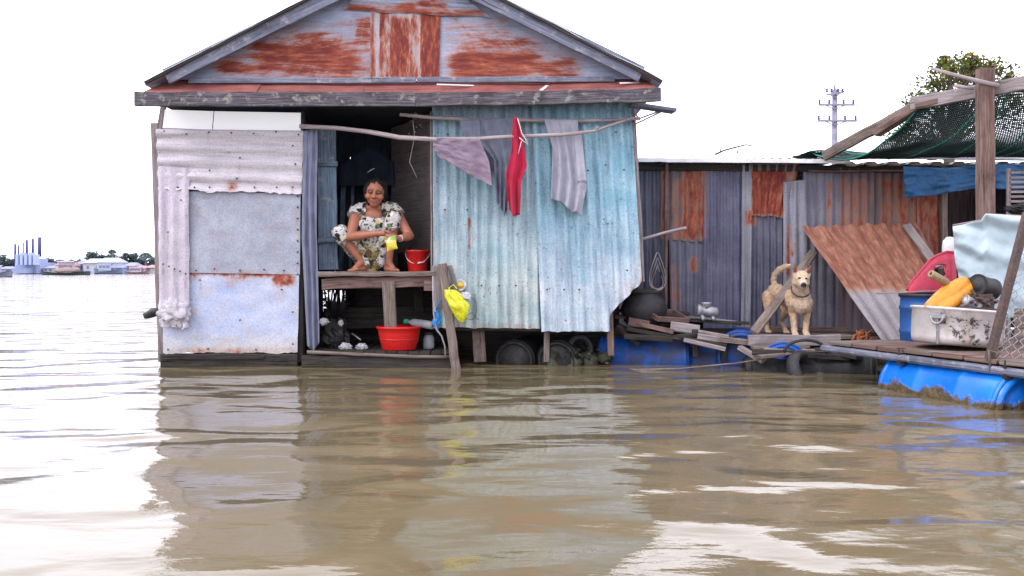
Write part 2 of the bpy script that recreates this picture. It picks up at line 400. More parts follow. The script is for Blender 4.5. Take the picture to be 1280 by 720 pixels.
mb = MB(); mb.bar(at(206, 125, D0 + .05), at(198, 172, D0 + .03), .05, .04, jit=.003); mb.build('corner_post', M['timber_grey'], house)
mb = MB(); mb.bar(at(194, 154, D0 + .06), at(203, 452, D0 + .07), .07, .05, jit=.004); mb.build('corner_post', M['timber_grey'], house)
mb = MB(); mb.bar(at(377, 140, D0 + .06), at(376, 452, D0 + .06), .06, .06, jit=.004); mb.build('door_post', M['timber_dark'], house)
mb = MB(); mb.bar(at(203, 450, D0 + .03), at(373, 450, D0 + .03), .10, .13, jit=.006); mb.bar(at(206, 446, D0 - .02), at(330, 447, D0 - .02), .03, .03, jit=.008)
mb.build('base_beam', M['timber_dark'], house)
# side wall left and right, back wall, inside
def wall_plane(nm, mat, p0, p1, z0, z1, corr=True, pitch=.1, amp=.012):
    p0, p1 = Vector(p0), Vector(p1); L = (p1 - p0).length; n = Vector((-(p1 - p0).y, (p1 - p0).x, 0)).normalized()
    mb = MB(); nu = int(L / pitch * 6) if corr else int(L / .2) + 1
    mb.grid(lambda u, v: p0.lerp(p1, u) + UP * lerp(z1, z0, v) + n * (amp * math.sin(2 * math.pi * u * L / pitch) if corr else .004 * n3(u * L * 3, v * 5)), max(nu, 2), 10, L, z1 - z0)
    return mb.build(nm, mat, house)
XL, XR = at(197, 0, D0).x, at(798, 0, D0).x
YB = 12.9
wall_plane('side_wall', M['lav_sheet_v'], (XL + .03, D0 + .06, 0), (XL + .03, YB, 0), .12, 2.45)
wall_plane('side_wall', M['cyan_sheet'], (XR - .02, D0 + .06, 0), (XR - .02, YB, 0), .86, 2.52)
wall_plane('back_wall', M['shed_grey'], (XL + .03, YB, 0), (XR - .02, YB, 0), .92, 2.5)
# inside: partition boards, floor, ceiling cloth
ZL = .908                                                # the ledge and the floor of the room
mb = MB()
for k in range(9):
    x0 = lerp(XL + .1, XR - .1, k / 9); x1 = lerp(XL + .1, XR - .1, (k + 1) / 9) - .012
    mb.bar((x0 / 2 + x1 / 2, D0 + .14, ZL - .035), (x0 / 2 + x1 / 2, YB - .05, ZL - .035), x1 - x0, .03, jit=.002)
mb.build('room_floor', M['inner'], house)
mb = MB()
for k in range(11):
    x = lerp(at(372, 0, 10.6).x, at(560, 0, 10.6).x, k / 10); mb.bar((x, 10.6 + .01 * (k % 2), ZL), (x, 10.6, 2.6), .17, .02, up=(0, 1, 0), jit=.003)
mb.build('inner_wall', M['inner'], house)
mb = MB(); xx = at(533, 0, 9.3).x
mb.grid(lambda u, v: at(lerp(489, 545, u), 0, lerp(10.1, 9.0, u)).xy.to_3d() + UP * lerp(2.5, ZL, v), 14, 14, .9, 1.6); mb.build('inner_partition', M['inner_grey'], house)
mb = MB(); mb.grid(lambda u, v: Vector((lerp(at(382, 0, D0).x - .05, at(392, 0, 10.6).x, u), lerp(D0 + .1, 10.6, u), lerp(2.5, ZL, v))), 12, 14, 1.9, 1.6)
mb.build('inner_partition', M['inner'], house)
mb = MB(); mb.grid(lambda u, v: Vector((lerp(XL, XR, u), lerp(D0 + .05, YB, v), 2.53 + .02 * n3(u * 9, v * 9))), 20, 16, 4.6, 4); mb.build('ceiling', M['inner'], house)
for px0, w in ((428, .05), (440, .035), (413, .06)):
    mb = MB(); mb.bar(at(px0 + 2, 215, 10.2), at(px0 - 2, 338, 10.2), w, .03, up=(0, 1, 0), jit=.004); mb.build('inner_board', M['blue_door'], house)
# the weathered door standing open beside the doorway
mb = MB(); mb.bar(at(408, 160, 8.98), at(411, 337, 8.98), .185, .04, up=(0, 1, 0), jit=.003, seg=9); dr = mb.build('door', M['blue_door'], house)
for z in (205, 300):
    mb = MB(); mb.bar(at(398, z, 8.945), at(422, z, 8.945), .03, .05, jit=.003); mb.build('door_batten', M['blue_door'], dr)

# ---- right wall: two upright blue sheets
NE = [(x, 357) for x in (552, 570, 602, 624, 645)] + [(x, 168) for x in (560, 590, 655)] + [(x, 262) for x in (556, 584, 640)]
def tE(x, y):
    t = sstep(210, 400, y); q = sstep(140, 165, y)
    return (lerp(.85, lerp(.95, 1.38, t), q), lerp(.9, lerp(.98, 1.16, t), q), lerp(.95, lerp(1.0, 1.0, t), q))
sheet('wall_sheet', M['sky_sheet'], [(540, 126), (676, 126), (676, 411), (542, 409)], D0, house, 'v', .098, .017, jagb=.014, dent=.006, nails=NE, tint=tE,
      rust=[(585, 588, 272, 312, .75, 2), (545, 672, 404, 413, .30, 4), (590, 593, 290, 306, .4, 2)])
NF = [(x, 362) for x in (684, 705, 724)] + [(735, 213), (757, 206), (780, 212), (690, 206), (716, 207), (784, 338), (770, 165)]
def redgeF(y):
    j = 3.5 * n3(y * .21, 2.2) + 1.6 * n3(y * .7, 5.1)
    return 840 if y < 350 else (lerp(804, 764, min(1, (y - 350) / 42)) + j if y < 393 else 763 + .5 * j)
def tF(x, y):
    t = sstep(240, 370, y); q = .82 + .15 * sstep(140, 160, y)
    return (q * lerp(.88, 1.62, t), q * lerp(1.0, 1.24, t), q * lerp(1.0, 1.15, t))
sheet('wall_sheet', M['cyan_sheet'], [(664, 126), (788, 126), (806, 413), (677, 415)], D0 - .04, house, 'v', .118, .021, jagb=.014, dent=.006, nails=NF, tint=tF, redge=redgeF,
      rust=[(770, 804, 345, 400, .22, 10), (798, 806, 300, 356, .45, 4)])
mb = MB(); mb.bar(at(790, 128, D0 + .0), at(803, 352, D0 + .02), .05, .05, jit=.004); mb.build('corner_post', M['timber_grey'], house)
mb = MB(); mb.bar(at(762, 385, D0 + .02), at(763, 444, D0 + .02), .06, .06, jit=.005); mb.build('stilt', M['timber_red'], house)
mb = MB(); mb.bar(at(683, 412, D0 + .1), at(683, 452, D0 + .1), .055, .055, jit=.005); mb.build('stilt', M['timber'], house)
mb = MB(); mb.bar(at(720, 413, D0 + .04), at(764, 412, D0 + .04), .04, .05, jit=.004); mb.bar(at(560, 409, D0 + .06), at(690, 411, D0 + .06), .05, .05, jit=.004); mb.build('sill_beam', M['timber_dark'], house)
mb = MB(); mb.bar(at(598, 411, D0 + .15), at(600, 452, D0 + .15), .12, .07, jit=.006); mb.build('stilt', M['timber'], house)
# the doorway jamb
mb = MB(); mb.bar(at(540, 140, D0 + .03), at(541, 345, D0 + .03), .035, .05, jit=.003); mb.build('door_post', M['timber_grey'], house)
# dark hollow below the floor
wall_plane('underfloor_board', M['timber_dark'], (at(433, 0, 9.9).x, 9.9, 0), (XR - .05, 9.9, 0), -.1, .88, False)
wall_plane('underfloor_board', M['timber_dark'], (XL + .05, 9.6, 0), (at(404, 0, 9.6).x, 9.6, 0), -.1, .88, False)

wall_plane('underfloor_board', M['timber_dark'], (at(400, 0, 10.0).x, 10.0, 0), (at(440, 0, 10.0).x, 10.0, 0), -.1, at(0, 389, 10.0).z, False)
wall_plane('underfloor_board', M['timber_dark'], (at(398, 0, 10.0).x, 10.0, 0), (at(440, 0, 10.0).x, 10.0, 0), at(0, 363, 10.0).z, .9, False)
# ---- eave: fascia board, red skirt roof, gable, bargeboards, roof
DF = 8.40
mb = MB(); a0, a1 = at(169, 124, DF), at(519, 124.5, DF); a2 = at(826, 118.5, DF)
mb.bar(a0, a1, .05, .13, jit=.003, seg=16); mb.bar(a1 + Vector((.003, -.004, 0)), a2, .05, .125, jit=.004, seg=14, bow=-.01); mb.build('fascia_board', M['fascia'], house)
mb = MB(); mb.bar(at(788, 131, 8.6), at(843, 139, 8.65), .16, .03, jit=.003); mb.build('eave_bracket', M['barge'], house)
mb = MB()
for p, q in (((789, 152), (832, 136)), ((790, 157), (826, 140)), ((792, 140), (800, 150))): mb.tube([at(*p, 8.7), at(*q, 8.66)], .008, 6)
mb.build('eave_strut', M['timber_grey'], house)
sd0 = 3.7
def skirt(quad, dt, db):
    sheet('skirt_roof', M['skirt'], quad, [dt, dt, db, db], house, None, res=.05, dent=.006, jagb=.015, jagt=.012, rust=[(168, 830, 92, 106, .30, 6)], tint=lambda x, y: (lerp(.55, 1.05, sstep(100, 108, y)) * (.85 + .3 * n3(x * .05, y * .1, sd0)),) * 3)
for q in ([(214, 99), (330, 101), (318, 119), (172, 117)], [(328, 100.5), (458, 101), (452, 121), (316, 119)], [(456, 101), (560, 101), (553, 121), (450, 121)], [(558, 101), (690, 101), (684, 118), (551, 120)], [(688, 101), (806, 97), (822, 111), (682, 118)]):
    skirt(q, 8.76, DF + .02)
for p, q, w in (((318, 121), (337, 112), .03), ((676, 113), (684, 107), .03), ((546, 105.5), (592, 107), .02), ((775, 104), (800, 103), .025)):
    mb = MB(); mb.bar(at(*p, 8.5), at(*q, 8.62), w, .006, up=(0, -.6, .8)); mb.build('skirt_patch', M['white_trim'], house)
DG = 8.70
RU1 = [(310, 462, 46, 102, .84, 26), (265, 330, 72, 102, .72, 18), (330, 430, 32, 60, .5, 16), (440, 468, 20, 97, .55, 8), (420, 466, 24, 40, .5, 10)]
gs = sheet('gable_sheet', M['gable'], [(455, -25), (467, -25), (467, 99), (215, 99)], DG, house, None, res=.03, dent=.008, rust=RU1)
sheet('gable_sheet', M['gable_v'], [(463, 12), (551, 12), (549, 99), (463, 99)], DG - .012, house, 'v', .12, .004, dent=.004,
      rust=[(474, 486, 14, 99, .65, 2), (486, 512, 18, 99, .85, 6), (512, 525, 16, 99, .56, 3), (525, 552, 14, 99, .95, 4), (462, 470, 14, 99, .7, 3)])
RU2 = [(560, 680, 50, 102, .84, 22), (660, 725, 66, 102, .70, 16), (600, 668, 44, 60, .55, 8), (690, 730, 78, 97, .52, 8), (552, 640, 22, 50, .38, 10)]
sheet('gable_sheet', M['gable'], [(548, -25), (560, -25), (792, 99), (547, 99)], DG + .004, house, None, res=.03, dent=.008, rust=RU2)
sheet('gable_sheet', M['gable'], [(497, -55), (513, -55), (612, 21), (428, 12)], DG - .03, house, 'h', .11, .008, jagb=.03, dent=.006, rust=[(430, 520, 4, 16, .72, 5), (520, 560, -8, 20, .55, 6), (555, 606, 12, 22, .55, 4), (470, 540, -20, 2, .45, 8)])
mb = MB(); mb.bar(at(236, 101, DG - .05), at(520, 100.5, DG - .05), .03, .05, jit=.002, seg=10); mb.bar(at(521, 100, DG - .05), at(768, 99, DG - .05), .03, .05, jit=.002, seg=9); mb.build('gable_batten', M['barge'], house)
DB = 8.52
apex = at(507, -52, DB)
def barge(p_low, up, jit):
    mb = MB(); mb.bar(p_low, apex, .035, .15, up=up, seg=18, jit=jit); mb.build('bargeboard', M['barge'], house)
barge(at(208, 96, DB), UP, .002); barge(at(802, 93, DB + .005), UP, .002)
ridge = at(506, -66, 8.46)
for low, s in ((at(178, 103, 8.46), -1), (at(829, 101, 8.46), 1)):
    e = (low - ridge).normalized(); nn = Vector((0, -1, 0)).cross(e) if s > 0 else e.cross(Vector((0, -1, 0)))
    if nn.z < 0: nn = -nn
    mb = MB(); Ln = YB + .3 - 8.46; Wd = (low - ridge).length
    mb.grid(lambda u, v: ridge.lerp(low, v) + Vector((0, u * Ln, 0)) + nn * (.014 * math.sin(2 * math.pi * u * Ln / .12) + .02 * n3(v * 6, u * 2, s * 3)), int(Ln / .12 * 6), 24, Ln, Wd)
    mb.grid(lambda u, v: ridge.lerp(low, v) - nn * .022 + Vector((0, .02 + u * Ln, 0)), 2, 6, Ln, Wd)
    mb.build('roof_sheet', M['roof'], house)
    mb = MB(); mb.bar(ridge.lerp(low, .03) - nn * .012 + Vector((0, .015, 0)), ridge.lerp(low, .995) - nn * .012 + Vector((0, .015, 0)), .022, .026, up=nn, seg=24, jit=.002); mb.build('roof_edge', M['timber_dark'], house)
# ---- ledge and the deck below
mb = MB()
for k, (y0, w) in enumerate(((8.70, .16), (8.87, .17))):
    mb.bar((at(401, 0, D0).x, y0, ZL - .022), (at(546, 0, D0).x, y0 + .01, ZL - .018), w, .045, jit=.004, seg=10)
mb.build('ledge_plank', M['timber'], house)
mb = MB(); mb.bar(at(403, 355, 8.70), at(548, 351, 8.70), .06, .105, jit=.004, seg=8); mb.build('ledge_beam', M['timber_red'], house)
mb = MB(); mb.bar(at(486, 352, 8.66), at(489, 412, 8.72), .115, .06, up=(0, 1, 0), jit=.004); mb.build('ledge_leg', M['timber'], house)
mb = MB(); mb.bar(at(546, 332, 8.66), at(549, 384, 8.68), .085, .06, up=(0, 1, 0), jit=.004); mb.build('ledge_leg', M['timber_grey'], house)
mb = MB(); mb.bar(at(553, 330, 8.62), at(570, 462, 8.52), .085, .06, up=(0, 1, 0), jit=.004, seg=8); mb.build('prop_post', M['timber'], house)
mb = MB(); mb.bar(at(562, 332, 8.64), at(580, 400, 8.70), .05, .04, jit=.004); mb.build('prop_post', M['timber_grey'], house)
mb = MB(); mb.bar(at(530, 357, 8.655), at(545, 357, 8.655), .02, .10, jit=.003); mb.build('ledge_bracket', M['timber_red'], house)
mb = MB(); mb.bar(at(405, 399, 9.5), at(545, 395, 9.5), .05, .22, jit=.006); mb.bar(at(445, 372, 9.7), at(545, 368, 9.7), .04, .30, jit=.006); mb.bar(at(520, 345, 9.4), at(524, 390, 9.4), .1, .05, jit=.004); mb.build('cross_beam', M['timber_dark'], house)
mb = MB()
for k in range(13):
    x = lerp(at(388, 0, D0).x, at(566, 0, D0).x, (k + .5) / 13)
    mb.bar((x, 8.66 + random.uniform(-.02, .02), .135 + random.uniform(-.004, .006)), (x + random.uniform(-.02, .02), 11.2, .135), .098, .03, jit=.003)
mb.build('deck_plank', M['timber_dark'], house)
mb = MB(); mb.tube([at(384, 440, 8.63), at(450, 443, 8.62), at(520, 446, 8.61), at(562, 446, 8.6)], .017, 8, jit=.1); mb.build('deck_edge_pole', M['timber'], house)
mb = MB(); mb.bar(at(378, 452, 8.66), at(566, 455, 8.66), .08, .11, jit=.008); mb.build('deck_beam', M['timber_dark'], house)
# ================================================================== washing, curtain, things on the house
def pw(pts, t):
    for (a, x), (b, y) in zip(pts[:-1], pts[1:]):
        if t <= b: return lerp(x, y, 0 if b == a else (t - a) / (b - a))
    return pts[-1][1]
def cloth(name, mat, top, left, right, bottom, D, folds=4, amp=.03, nu=40, nv=46, parent=None, wr=.01, slack=.2, extra=None):
    """top, bottom: [(u, y)], left, right: [(v, x)] in photo pixels; hangs at depth D with folds deepening downwards"""
    sd = random.random() * 40; mb = MB()
    def fn(u, v):
        y = lerp(pw(top, u), pw(bottom, u), v); x = lerp(pw(left, v), pw(right, v), u)
        w = amp * (slack + (1 - slack) * v ** .7) * math.sin(2 * math.pi * folds * (u + .05 * n3(v * 2, sd)) + sd) + wr * fbm(u * 5, v * 5, sd) + .35 * wr * n3(u * 17, v * 13, sd)
        if extra: w += extra(u, v)
        return at(x, y, D - w)
    mb.grid(fn, nu, nv, .6, .9)
    o = mb.build(name, mat, parent)
    s = o.modifiers.new('thick', 'SOLIDIFY'); s.thickness = .004
    return o
M['mauve_cloth'] = cloth_mat('mauve_cloth', (.25, .19, .25), (.19, .145, .19))
M['slate_cloth'] = cloth_mat('slate_cloth', (.19, .21, .27), (.14, .15, .20))
M['slate_dark'] = cloth_mat('slate_dark_cloth', (.085, .09, .13), (.06, .06, .09))
M['red_cloth'] = cloth_mat('crimson_cloth', (.42, .014, .05), (.30, .012, .035))
M['pale_cloth'] = cloth_mat('pale_grey_cloth', (.40, .40, .46), (.32, .32, .38))
M['tarp'] = cloth_mat('blue_grey_tarp', (.19, .21, .29), (.14, .155, .22), 60.)
M['tarp_blue'] = plain_mat('blue_tarpaulin', (.012, .10, .25), .45, .4, .3, dirtamt=.25, dirt=(.08, .09, .1))

# bare poles for the washing
DP = 8.46
mb = MB(); mb.tube([at(x, y, DP + d) for x, y, d in ((375, 158, .2), (420, 160, .12), (462, 165, .06), (500, 172, .02), (545, 174.5, 0), (598, 173.5, 0), (640, 170.5, -.02), (700, 168.5, 0), (742, 164, .03), (768, 155, .08), (792, 147, .14))], [.022, .021, .021, .022, .02, .019, .017, .018, .015, .013, .012], 9, jit=.08)
mb.tube([at(742, 164, DP + .03), at(748, 158, DP + .02)], .008, 6)
tag(mb.build('drying_pole', M['stick']), 'crooked bare branch slung across the front as the nearer washing pole', 'pole', 'washing poles under the eave')
mb = MB(); mb.tube([at(x, y, 8.62) for x, y in ((500, 143), (540, 147), (590, 149), (660, 150), (730, 151), (800, 148))], [.016, .017, .018, .018, .017, .015], 8, jit=.06)
tag(mb.build('drying_pole', M['stick']), 'straight thin pole behind the crooked branch, close under the eave', 'pole', 'washing poles under the eave')
# washing
o = cloth('shorts', M['mauve_cloth'], [(0, 172), (1, 174)], [(0, 546), (.45, 541), (1, 549)], [(0, 600), (.5, 612), (1, 615)], [(0, 197), (.3, 207), (.6, 220), (.8, 226), (1, 233)], DP - .035, 2.5, .02, wr=.014)
tag(o, 'mauve shorts hanging leftmost on the crooked branch', 'shorts', 'washing hung to dry')
o = cloth('long_shirt', M['slate_cloth'], [(0, 148), (1, 148)], [(0, 588), (.3, 600), (.5, 617), (1, 620)], [(0, 644), (.4, 640), (1, 634)], [(0, 250), (.5, 262), (.75, 270), (1, 262)], 8.585, 3, .025, wr=.02)
tag(o, 'slate grey long shirt bunched on the straight pole left of the red garment', 'shirt', 'washing hung to dry')
s = cloth('sleeve', M['slate_cloth'], [(0, 150), (1, 149)], [(0, 574), (1, 584)], [(0, 600), (1, 600)], [(0, 190), (1, 196)], 8.57, 1.3, .02, 16, 20, o)
s = cloth('sleeve', M['slate_dark'], [(0, 196), (1, 194)], [(0, 612), (1, 625)], [(0, 622), (1, 634)], [(0, 249), (1, 270)], 8.60, 1, .015, 12, 24, o)
o = cloth('red_jacket', M['red_cloth'], [(0, 147), (1, 147)], [(0, 641), (.35, 640), (.6, 633), (1, 637)], [(0, 648), (.3, 655), (.5, 658), (.68, 651), (1, 650)], [(0, 262), (.35, 271), (1, 268)], DP - .05, 1.6, .03, 30, 46, wr=.014)
tag(o, 'crimson red garment hanging narrow with thin white piping', 'jacket', 'washing hung to dry')
mb = MB(); mb.tube([at(x, y, DP - .10) for x, y in ((647, 148), (650, 158), (652, 166), (657, 174), (660, 181), (655, 177), (649, 172))], .004, 5)
mb.tube([at(x, y, DP - .10) for x, y in ((648, 192), (650, 184), (652, 176))], .003, 5); mb.build('piping', M['white_trim'], o)
s = cloth('sleeve', M['red_cloth'], [(0, 218), (1, 216)], [(0, 633), (1, 634)], [(0, 642), (1, 641)], [(0, 251), (1, 254)], DP + .0, 1, .012, 10, 14, o)
o = cloth('grey_shirt', M['pale_cloth'], [(0, 149), (1, 150)], [(0, 680), (.35, 691), (1, 689)], [(0, 722), (.3, 724), (.7, 733), (1, 726)], [(0, 249), (.3, 252), (.5, 258), (.7, 266), (.85, 264), (1, 271)], 8.585, 3.4, .035, wr=.014)
tag(o, 'pale grey shirt hanging rightmost with a ragged dipping hem', 'shirt', 'washing hung to dry')
s = cloth('sleeve', M['pale_cloth'], [(0, 170), (1, 168)], [(0, 717), (1, 722)], [(0, 727), (1, 733)], [(0, 228), (1, 227)], 8.56, 1, .014, 10, 18, o)
# curtain at the left of the doorway
o = cloth('door_curtain', M['tarp'], [(0, 164), (1, 158)], [(0, 379), (.5, 377), (1, 384)], [(0, 397), (.5, 396), (1, 399)], [(0, 432), (.5, 440), (1, 428)], 8.70, 2.3, .028, 26, 60, wr=.02)
tag(o, 'blue grey tarpaulin curtain drawn to the left of the doorway', 'curtain')

# red bucket on the ledge beside the woman
def mat_at(p, rx=0, ry=0, rz=0): return Matrix.Translation(Vector(p)) @ Euler((rx, ry, rz)).to_matrix().to_4x4()
M['red_plastic'] = plain_mat('red_plastic', (.60, .014, .012), .38, .45, .25, dirtamt=.3, dirt=(.30, .05, .04), bump=.001, sc=14.)
M['white_plastic'] = plain_mat('white_plastic', (.62, .62, .62), .4, .5, .12, dirtamt=.25)
M['dull_metal'] = plain_mat('dull_metal', (.34, .34, .36), .42, .5, .3, metal=.55, dirtamt=.4, sc=14.)
M['black_scrap'] = plain_mat('black_scrap', (.022, .021, .024), .55, .4, .4, dirtamt=.4, dirt=(.07, .05, .04), sc=12.)
bc = at(522, 336, 9.0); bc.z = ZL
r0 = thing('red_bucket', 'small red plastic bucket standing on the ledge beside the woman', 'bucket', bc)
mb = MB(); mb.lathe([(.0, .004), (.086, .004), (.090, .0), (.094, .01), (.114, .19), (.122, .195), (.124, .212), (.117, .214), (.108, .19), (.09, .02), (0, .016)], mat_at(bc), 32); mb.build('bucket_body', M['red_plastic'], r0)
mb = MB(); mb.tube([bc + Vector((.122 * math.cos(a), -.122 * abs(math.sin(a)) * .8, .20 - .12 * math.sin(a))) for a in [math.pi * k / 14 for k in range(15)]], .0035, 6); mb.tube([bc + Vector((.012, -.112, .085)), bc + Vector((.075, -.096, .096))], .008, 6); mb.build('handle', M['white_plastic'], r0)
# dark pots and odds behind her
for px, py, D, r, lab in ((513, 323, 9.45, .085, 'dark round cooking pot standing behind the red bucket'),):
    c = at(px, py, D); c.z = ZL
    t = thing('cooking_pot', lab, 'pot', c); mb = MB(); mb.lathe([(0, 0), (.10, 0), (.13, .05), (.13, .17), (.14, .18), (.13, .19), (.06, .22), (0, .225)], mat_at(c), 24); mb.build('pot_body', M['black_scrap'], t)
    mb = MB(); mb.ball(c + Vector((0, 0, .24)), (.02, .02, .018)); mb.build('lid_knob', M['black_scrap'], t)
c = at(528, 318, 9.5); c.z = ZL
t = thing('kettle', 'dark kettle on the floor against the grey inner partition', 'kettle', c)
mb = MB(); mb.lathe([(0, 0), (.07, 0), (.10, .05), (.09, .15), (.05, .21), (.02, .24), (0, .26)], mat_at(c), 24); mb.build('kettle_body', M['black_scrap'], t)
mb = MB(); mb.tube([c + Vector((.08, -.02, .09)), c + Vector((.13, -.04, .15)), c + Vector((.16, -.05, .22))], [.022, .016, .012], 8); mb.build('spout', M['black_scrap'], t)
mb = MB(); mb.tube([c + Vector((.08 * math.cos(a), 0, .17 + .13 * math.sin(a))) for a in [math.pi * k / 10 for k in range(11)]], .007, 6); mb.build('handle', M['dull_metal'], t)
# hanging string with dry sprigs in the doorway
mb = MB(); mb.tube([at(x, y, 8.8) for x, y in ((519, 140), (516, 152), (518, 165), (517, 178), (514, 192), (512, 203), (516, 211), (521, 222))], .004, 5)
for k in range(40):
    y = random.uniform(142, 175); c = at(520 + random.gauss(0, 6), y, 8.8 + random.uniform(-.04, .04)); mb.leaf(c, .014, (1, 1, 1))
tag(mb.build('hanging_cord', M['stick']), 'thin dangling cord with dry sprigs in the top of the doorway', 'cord')
mb = MB(); mb.tube([at(459, 216, 9.6), at(463, 213, 9.58), at(468, 210.5, 9.58)], .006, 6)
tag(mb.build('hook', M['white_plastic']), 'small pale hook hanging in the dark room above the woman', 'hook')
mb = MB()
for k in range(9):
    a = random.uniform(-1, 1); mb.tube([at(466, 205, 9.9), at(466 + 30 * a, 196 + 22 * abs(a) - random.random() * 9, 9.9), at(466 + 60 * a, 206 + 18 * abs(a), 9.9)], .03, 6)
# netting slung inside: drawn as sagging dark folds
mbn = MB(); mbn.grid(lambda u, v: at(lerp(424, 492, u), lerp(184 + 26 * abs(u - .55) ** 1.2 * 2, 232, v), 10.0 - .05 * math.sin(u * 21) * v), 30, 16, .6, .5)
tag(mbn.build('mosquito_net', cloth_mat('navy_net', (.035, .045, .075))), 'dark navy cloth slung across the room behind the woman', 'cloth')

# ---- the lower deck: basin, bottles, bag, bowls, clutter
bc = at(499, 437, 8.86); bc.z = .15
t = thing('red_basin', 'wide bright red plastic basin standing on the lower deck', 'basin', bc)
mb = MB(); mb.lathe([(0, .006), (.150, .006), (.158, 0), (.166, .012), (.200, .16), (.206, .20), (.222, .212), (.226, .226), (.216, .232), (.200, .222), (.160, .03), (0, .022)], mat_at(bc), 48); b0 = mb.build('basin_body', M['red_plastic'], t)
mb = MB(); mb.lathe([(.187, .10), (.1925, .104), (.1935, .108), (.190, .112)], mat_at(bc), 48); mb.build('rib', M['red_plastic'], b0)
g = G('cloudy_clear_plastic'); M['clear'] = g.done((.62, .66, .68), .15, .5, 0, g.bump(g.noise(g.obj(), 30., 3), .004), Transmission_Weight=.55, IOR=1.3)
M['green_cap'] = plain_mat('green_plastic', (.03, .42, .16), .35, .5, .1, dirtamt=.1)
p0, p1 = at(507, 401.5, 9.0), at(542, 407, 8.86)
t = thing('water_bottle', 'clear plastic bottle with green cap lying behind the basin', 'bottle', (p0 + p1) / 2)
q = (p1 - p0).to_track_quat('Z', 'Y').to_matrix().to_4x4(); Mx = Matrix.Translation(p0) @ q; L = (p1 - p0).length
mb = MB(); mb.lathe([(0, .03), (.016, .03), (.017, .05), (.036, .085), (.04, .11), (.038, .14), (.041, .17), (.041, L - .02), (.034, L), (0, L - .012)], Mx, 20); mb.build('bottle_body', M['clear'], t)
mb = MB(); mb.lathe([(0, -.012), (.024, -.012), (.025, .03), (0, .031)], Mx, 16); mb.build('bottle_cap', M['green_cap'], t)
M['yellow_net'] = plain_mat('yellow_plastic_film', (.66, .66, .02), .35, .5, .3, dirtamt=.1, dirt=(.4, .38, .02), sc=22., bump=.006, Subsurface_Weight=.1)
M['film'] = plain_mat('crumpled_white_film', (.55, .56, .58), .25, .5, .25, sc=20., bump=.008)
def crumple(mb, c, r, k=.25, nu=26, nv=18, mi=0):
    c = Vector(c); sd = random.random() * 30
    def fn(u, v):
        w, th = u * 2 * math.pi, v * math.pi; d = Vector((math.sin(th) * math.cos(w), math.sin(th) * math.sin(w), math.cos(th)))
        f = 1 + k * (1.4 * n3(d.x * 2.5 + sd, d.y * 2.5, d.z * 2.5) + .9 * abs(n3(d.x * 7, d.y * 7 + sd, d.z * 7)))
        return c + Vector((d.x * r[0] * f, d.y * r[1] * f, d.z * r[2] * f))
    mb.grid(fn, nu, nv, .4, .3, mi=mi, sm=False)
t = thing('yellow_bag', 'bright yellow plastic bag tied to the leaning prop post', 'bag', at(571, 384, 8.55))
mb = MB(); sd = 3.3
def fnb(u, v):
    w = u * 2 * math.pi; y = lerp(362, 403, v); x = lerp(562, 577, v ** .9) + 3 * math.sin(v * 3); r = .085 * math.sin(math.pi * min(1, .12 + v * .86)) ** .7
    f = 1 + .28 * n3(math.cos(w) * 2, math.sin(w) * 2, v * 5) + .12 * math.sin(w * 7 + v * 3)
    return at(x, y, 8.54) + Vector((math.cos(w) * r * f, math.sin(w) * r * f * .7, 0))
mb.grid(fnb, 34, 24, .5, .3, sm=False); mb.build('bag_body', M['yellow_net'], t)
mb = MB(); mb.tube([at(564, 366, 8.5), at(561, 360, 8.52), at(567, 356, 8.56), at(571, 361, 8.53)], .006, 5); mb.build('bag_tie', M['yellow_net'], t)
cc = at(575.5, 356.5, 8.68)
t = thing('white_bowl', 'white bowl holding something yellow, hung against the blue wall above the yellow bag', 'bowl', cc)
Mb = mat_at(cc, math.radians(78), 0, 0)
mb = MB(); mb.lathe([(0, -.03), (.03, -.028), (.05, .0), (.056, .012), (.05, .012), (.03, -.015), (0, -.018)], Mb, 24); mb.build('bowl', M['white_plastic'], t)
mb = MB(); mb.ball(cc + Vector((0, -.022, 0)), (.034, .02, .024), bump=.25); mb.build('food', plain_mat('egg_yellow', (.72, .42, .02), .5, .3, .2, dirtamt=.1), t)
mb = MB(); crumple(mb, at(582, 371, 8.66), (.05, .03, .045)); tag(mb.build('plastic_wrap', M['film']), 'crumpled clear film stuck on the wall right of the yellow bag', 'plastic film')
mb = MB(); mb.tube([at(588 + 8 * math.cos(a), 386 + 14 * math.sin(a), 8.67 + .01 * math.sin(3 * a)) for a in [k * .45 - 1.4 for k in range(22)]], .0025, 4); mb.tube([at(580, 398, 8.66), at(590, 390, 8.67), at(598, 400, 8.67)], .0025, 4)
tag(mb.build('wire_loop', M['nail']), 'thin loop of dark wire hanging on the blue wall by the yellow bag', 'wire')
M['blue_rope'] = plain_mat('blue_rag', (.03, .22, .55), .7, .2, .3, dirtamt=.3, sc=20., bump=.005)
mb = MB(); crumple(mb, at(546, 400, 8.60), (.030, .028, .075), .5); mb.tube([at(545, 388, 8.6), at(548, 380, 8.6), at(553, 372, 8.58), at(557, 366, 8.57)], .008, 6)
tag(mb.build('blue_rag', M['blue_rope']), 'bright blue rag knotted on the post at the end of the deck', 'rag')
mb = MB(); mb.tube([at(x, y, 8.58) for x, y in ((541, 345), (541.5, 370), (542, 392), (546, 412), (552, 420), (556, 432), (557, 447))], .008, 6); tag(mb.build('mooring_rope', M['stick']), 'pale frayed rope hanging down past the blue rag', 'rope')
mb = MB(); mb.tube([at(540, 140, 8.68), at(540.5, 240, 8.68), at(541, 345, 8.68)], .006, 6); tag(mb.build('wall_cord', M['nail']), 'dark cord running down the edge of the doorway', 'cord')
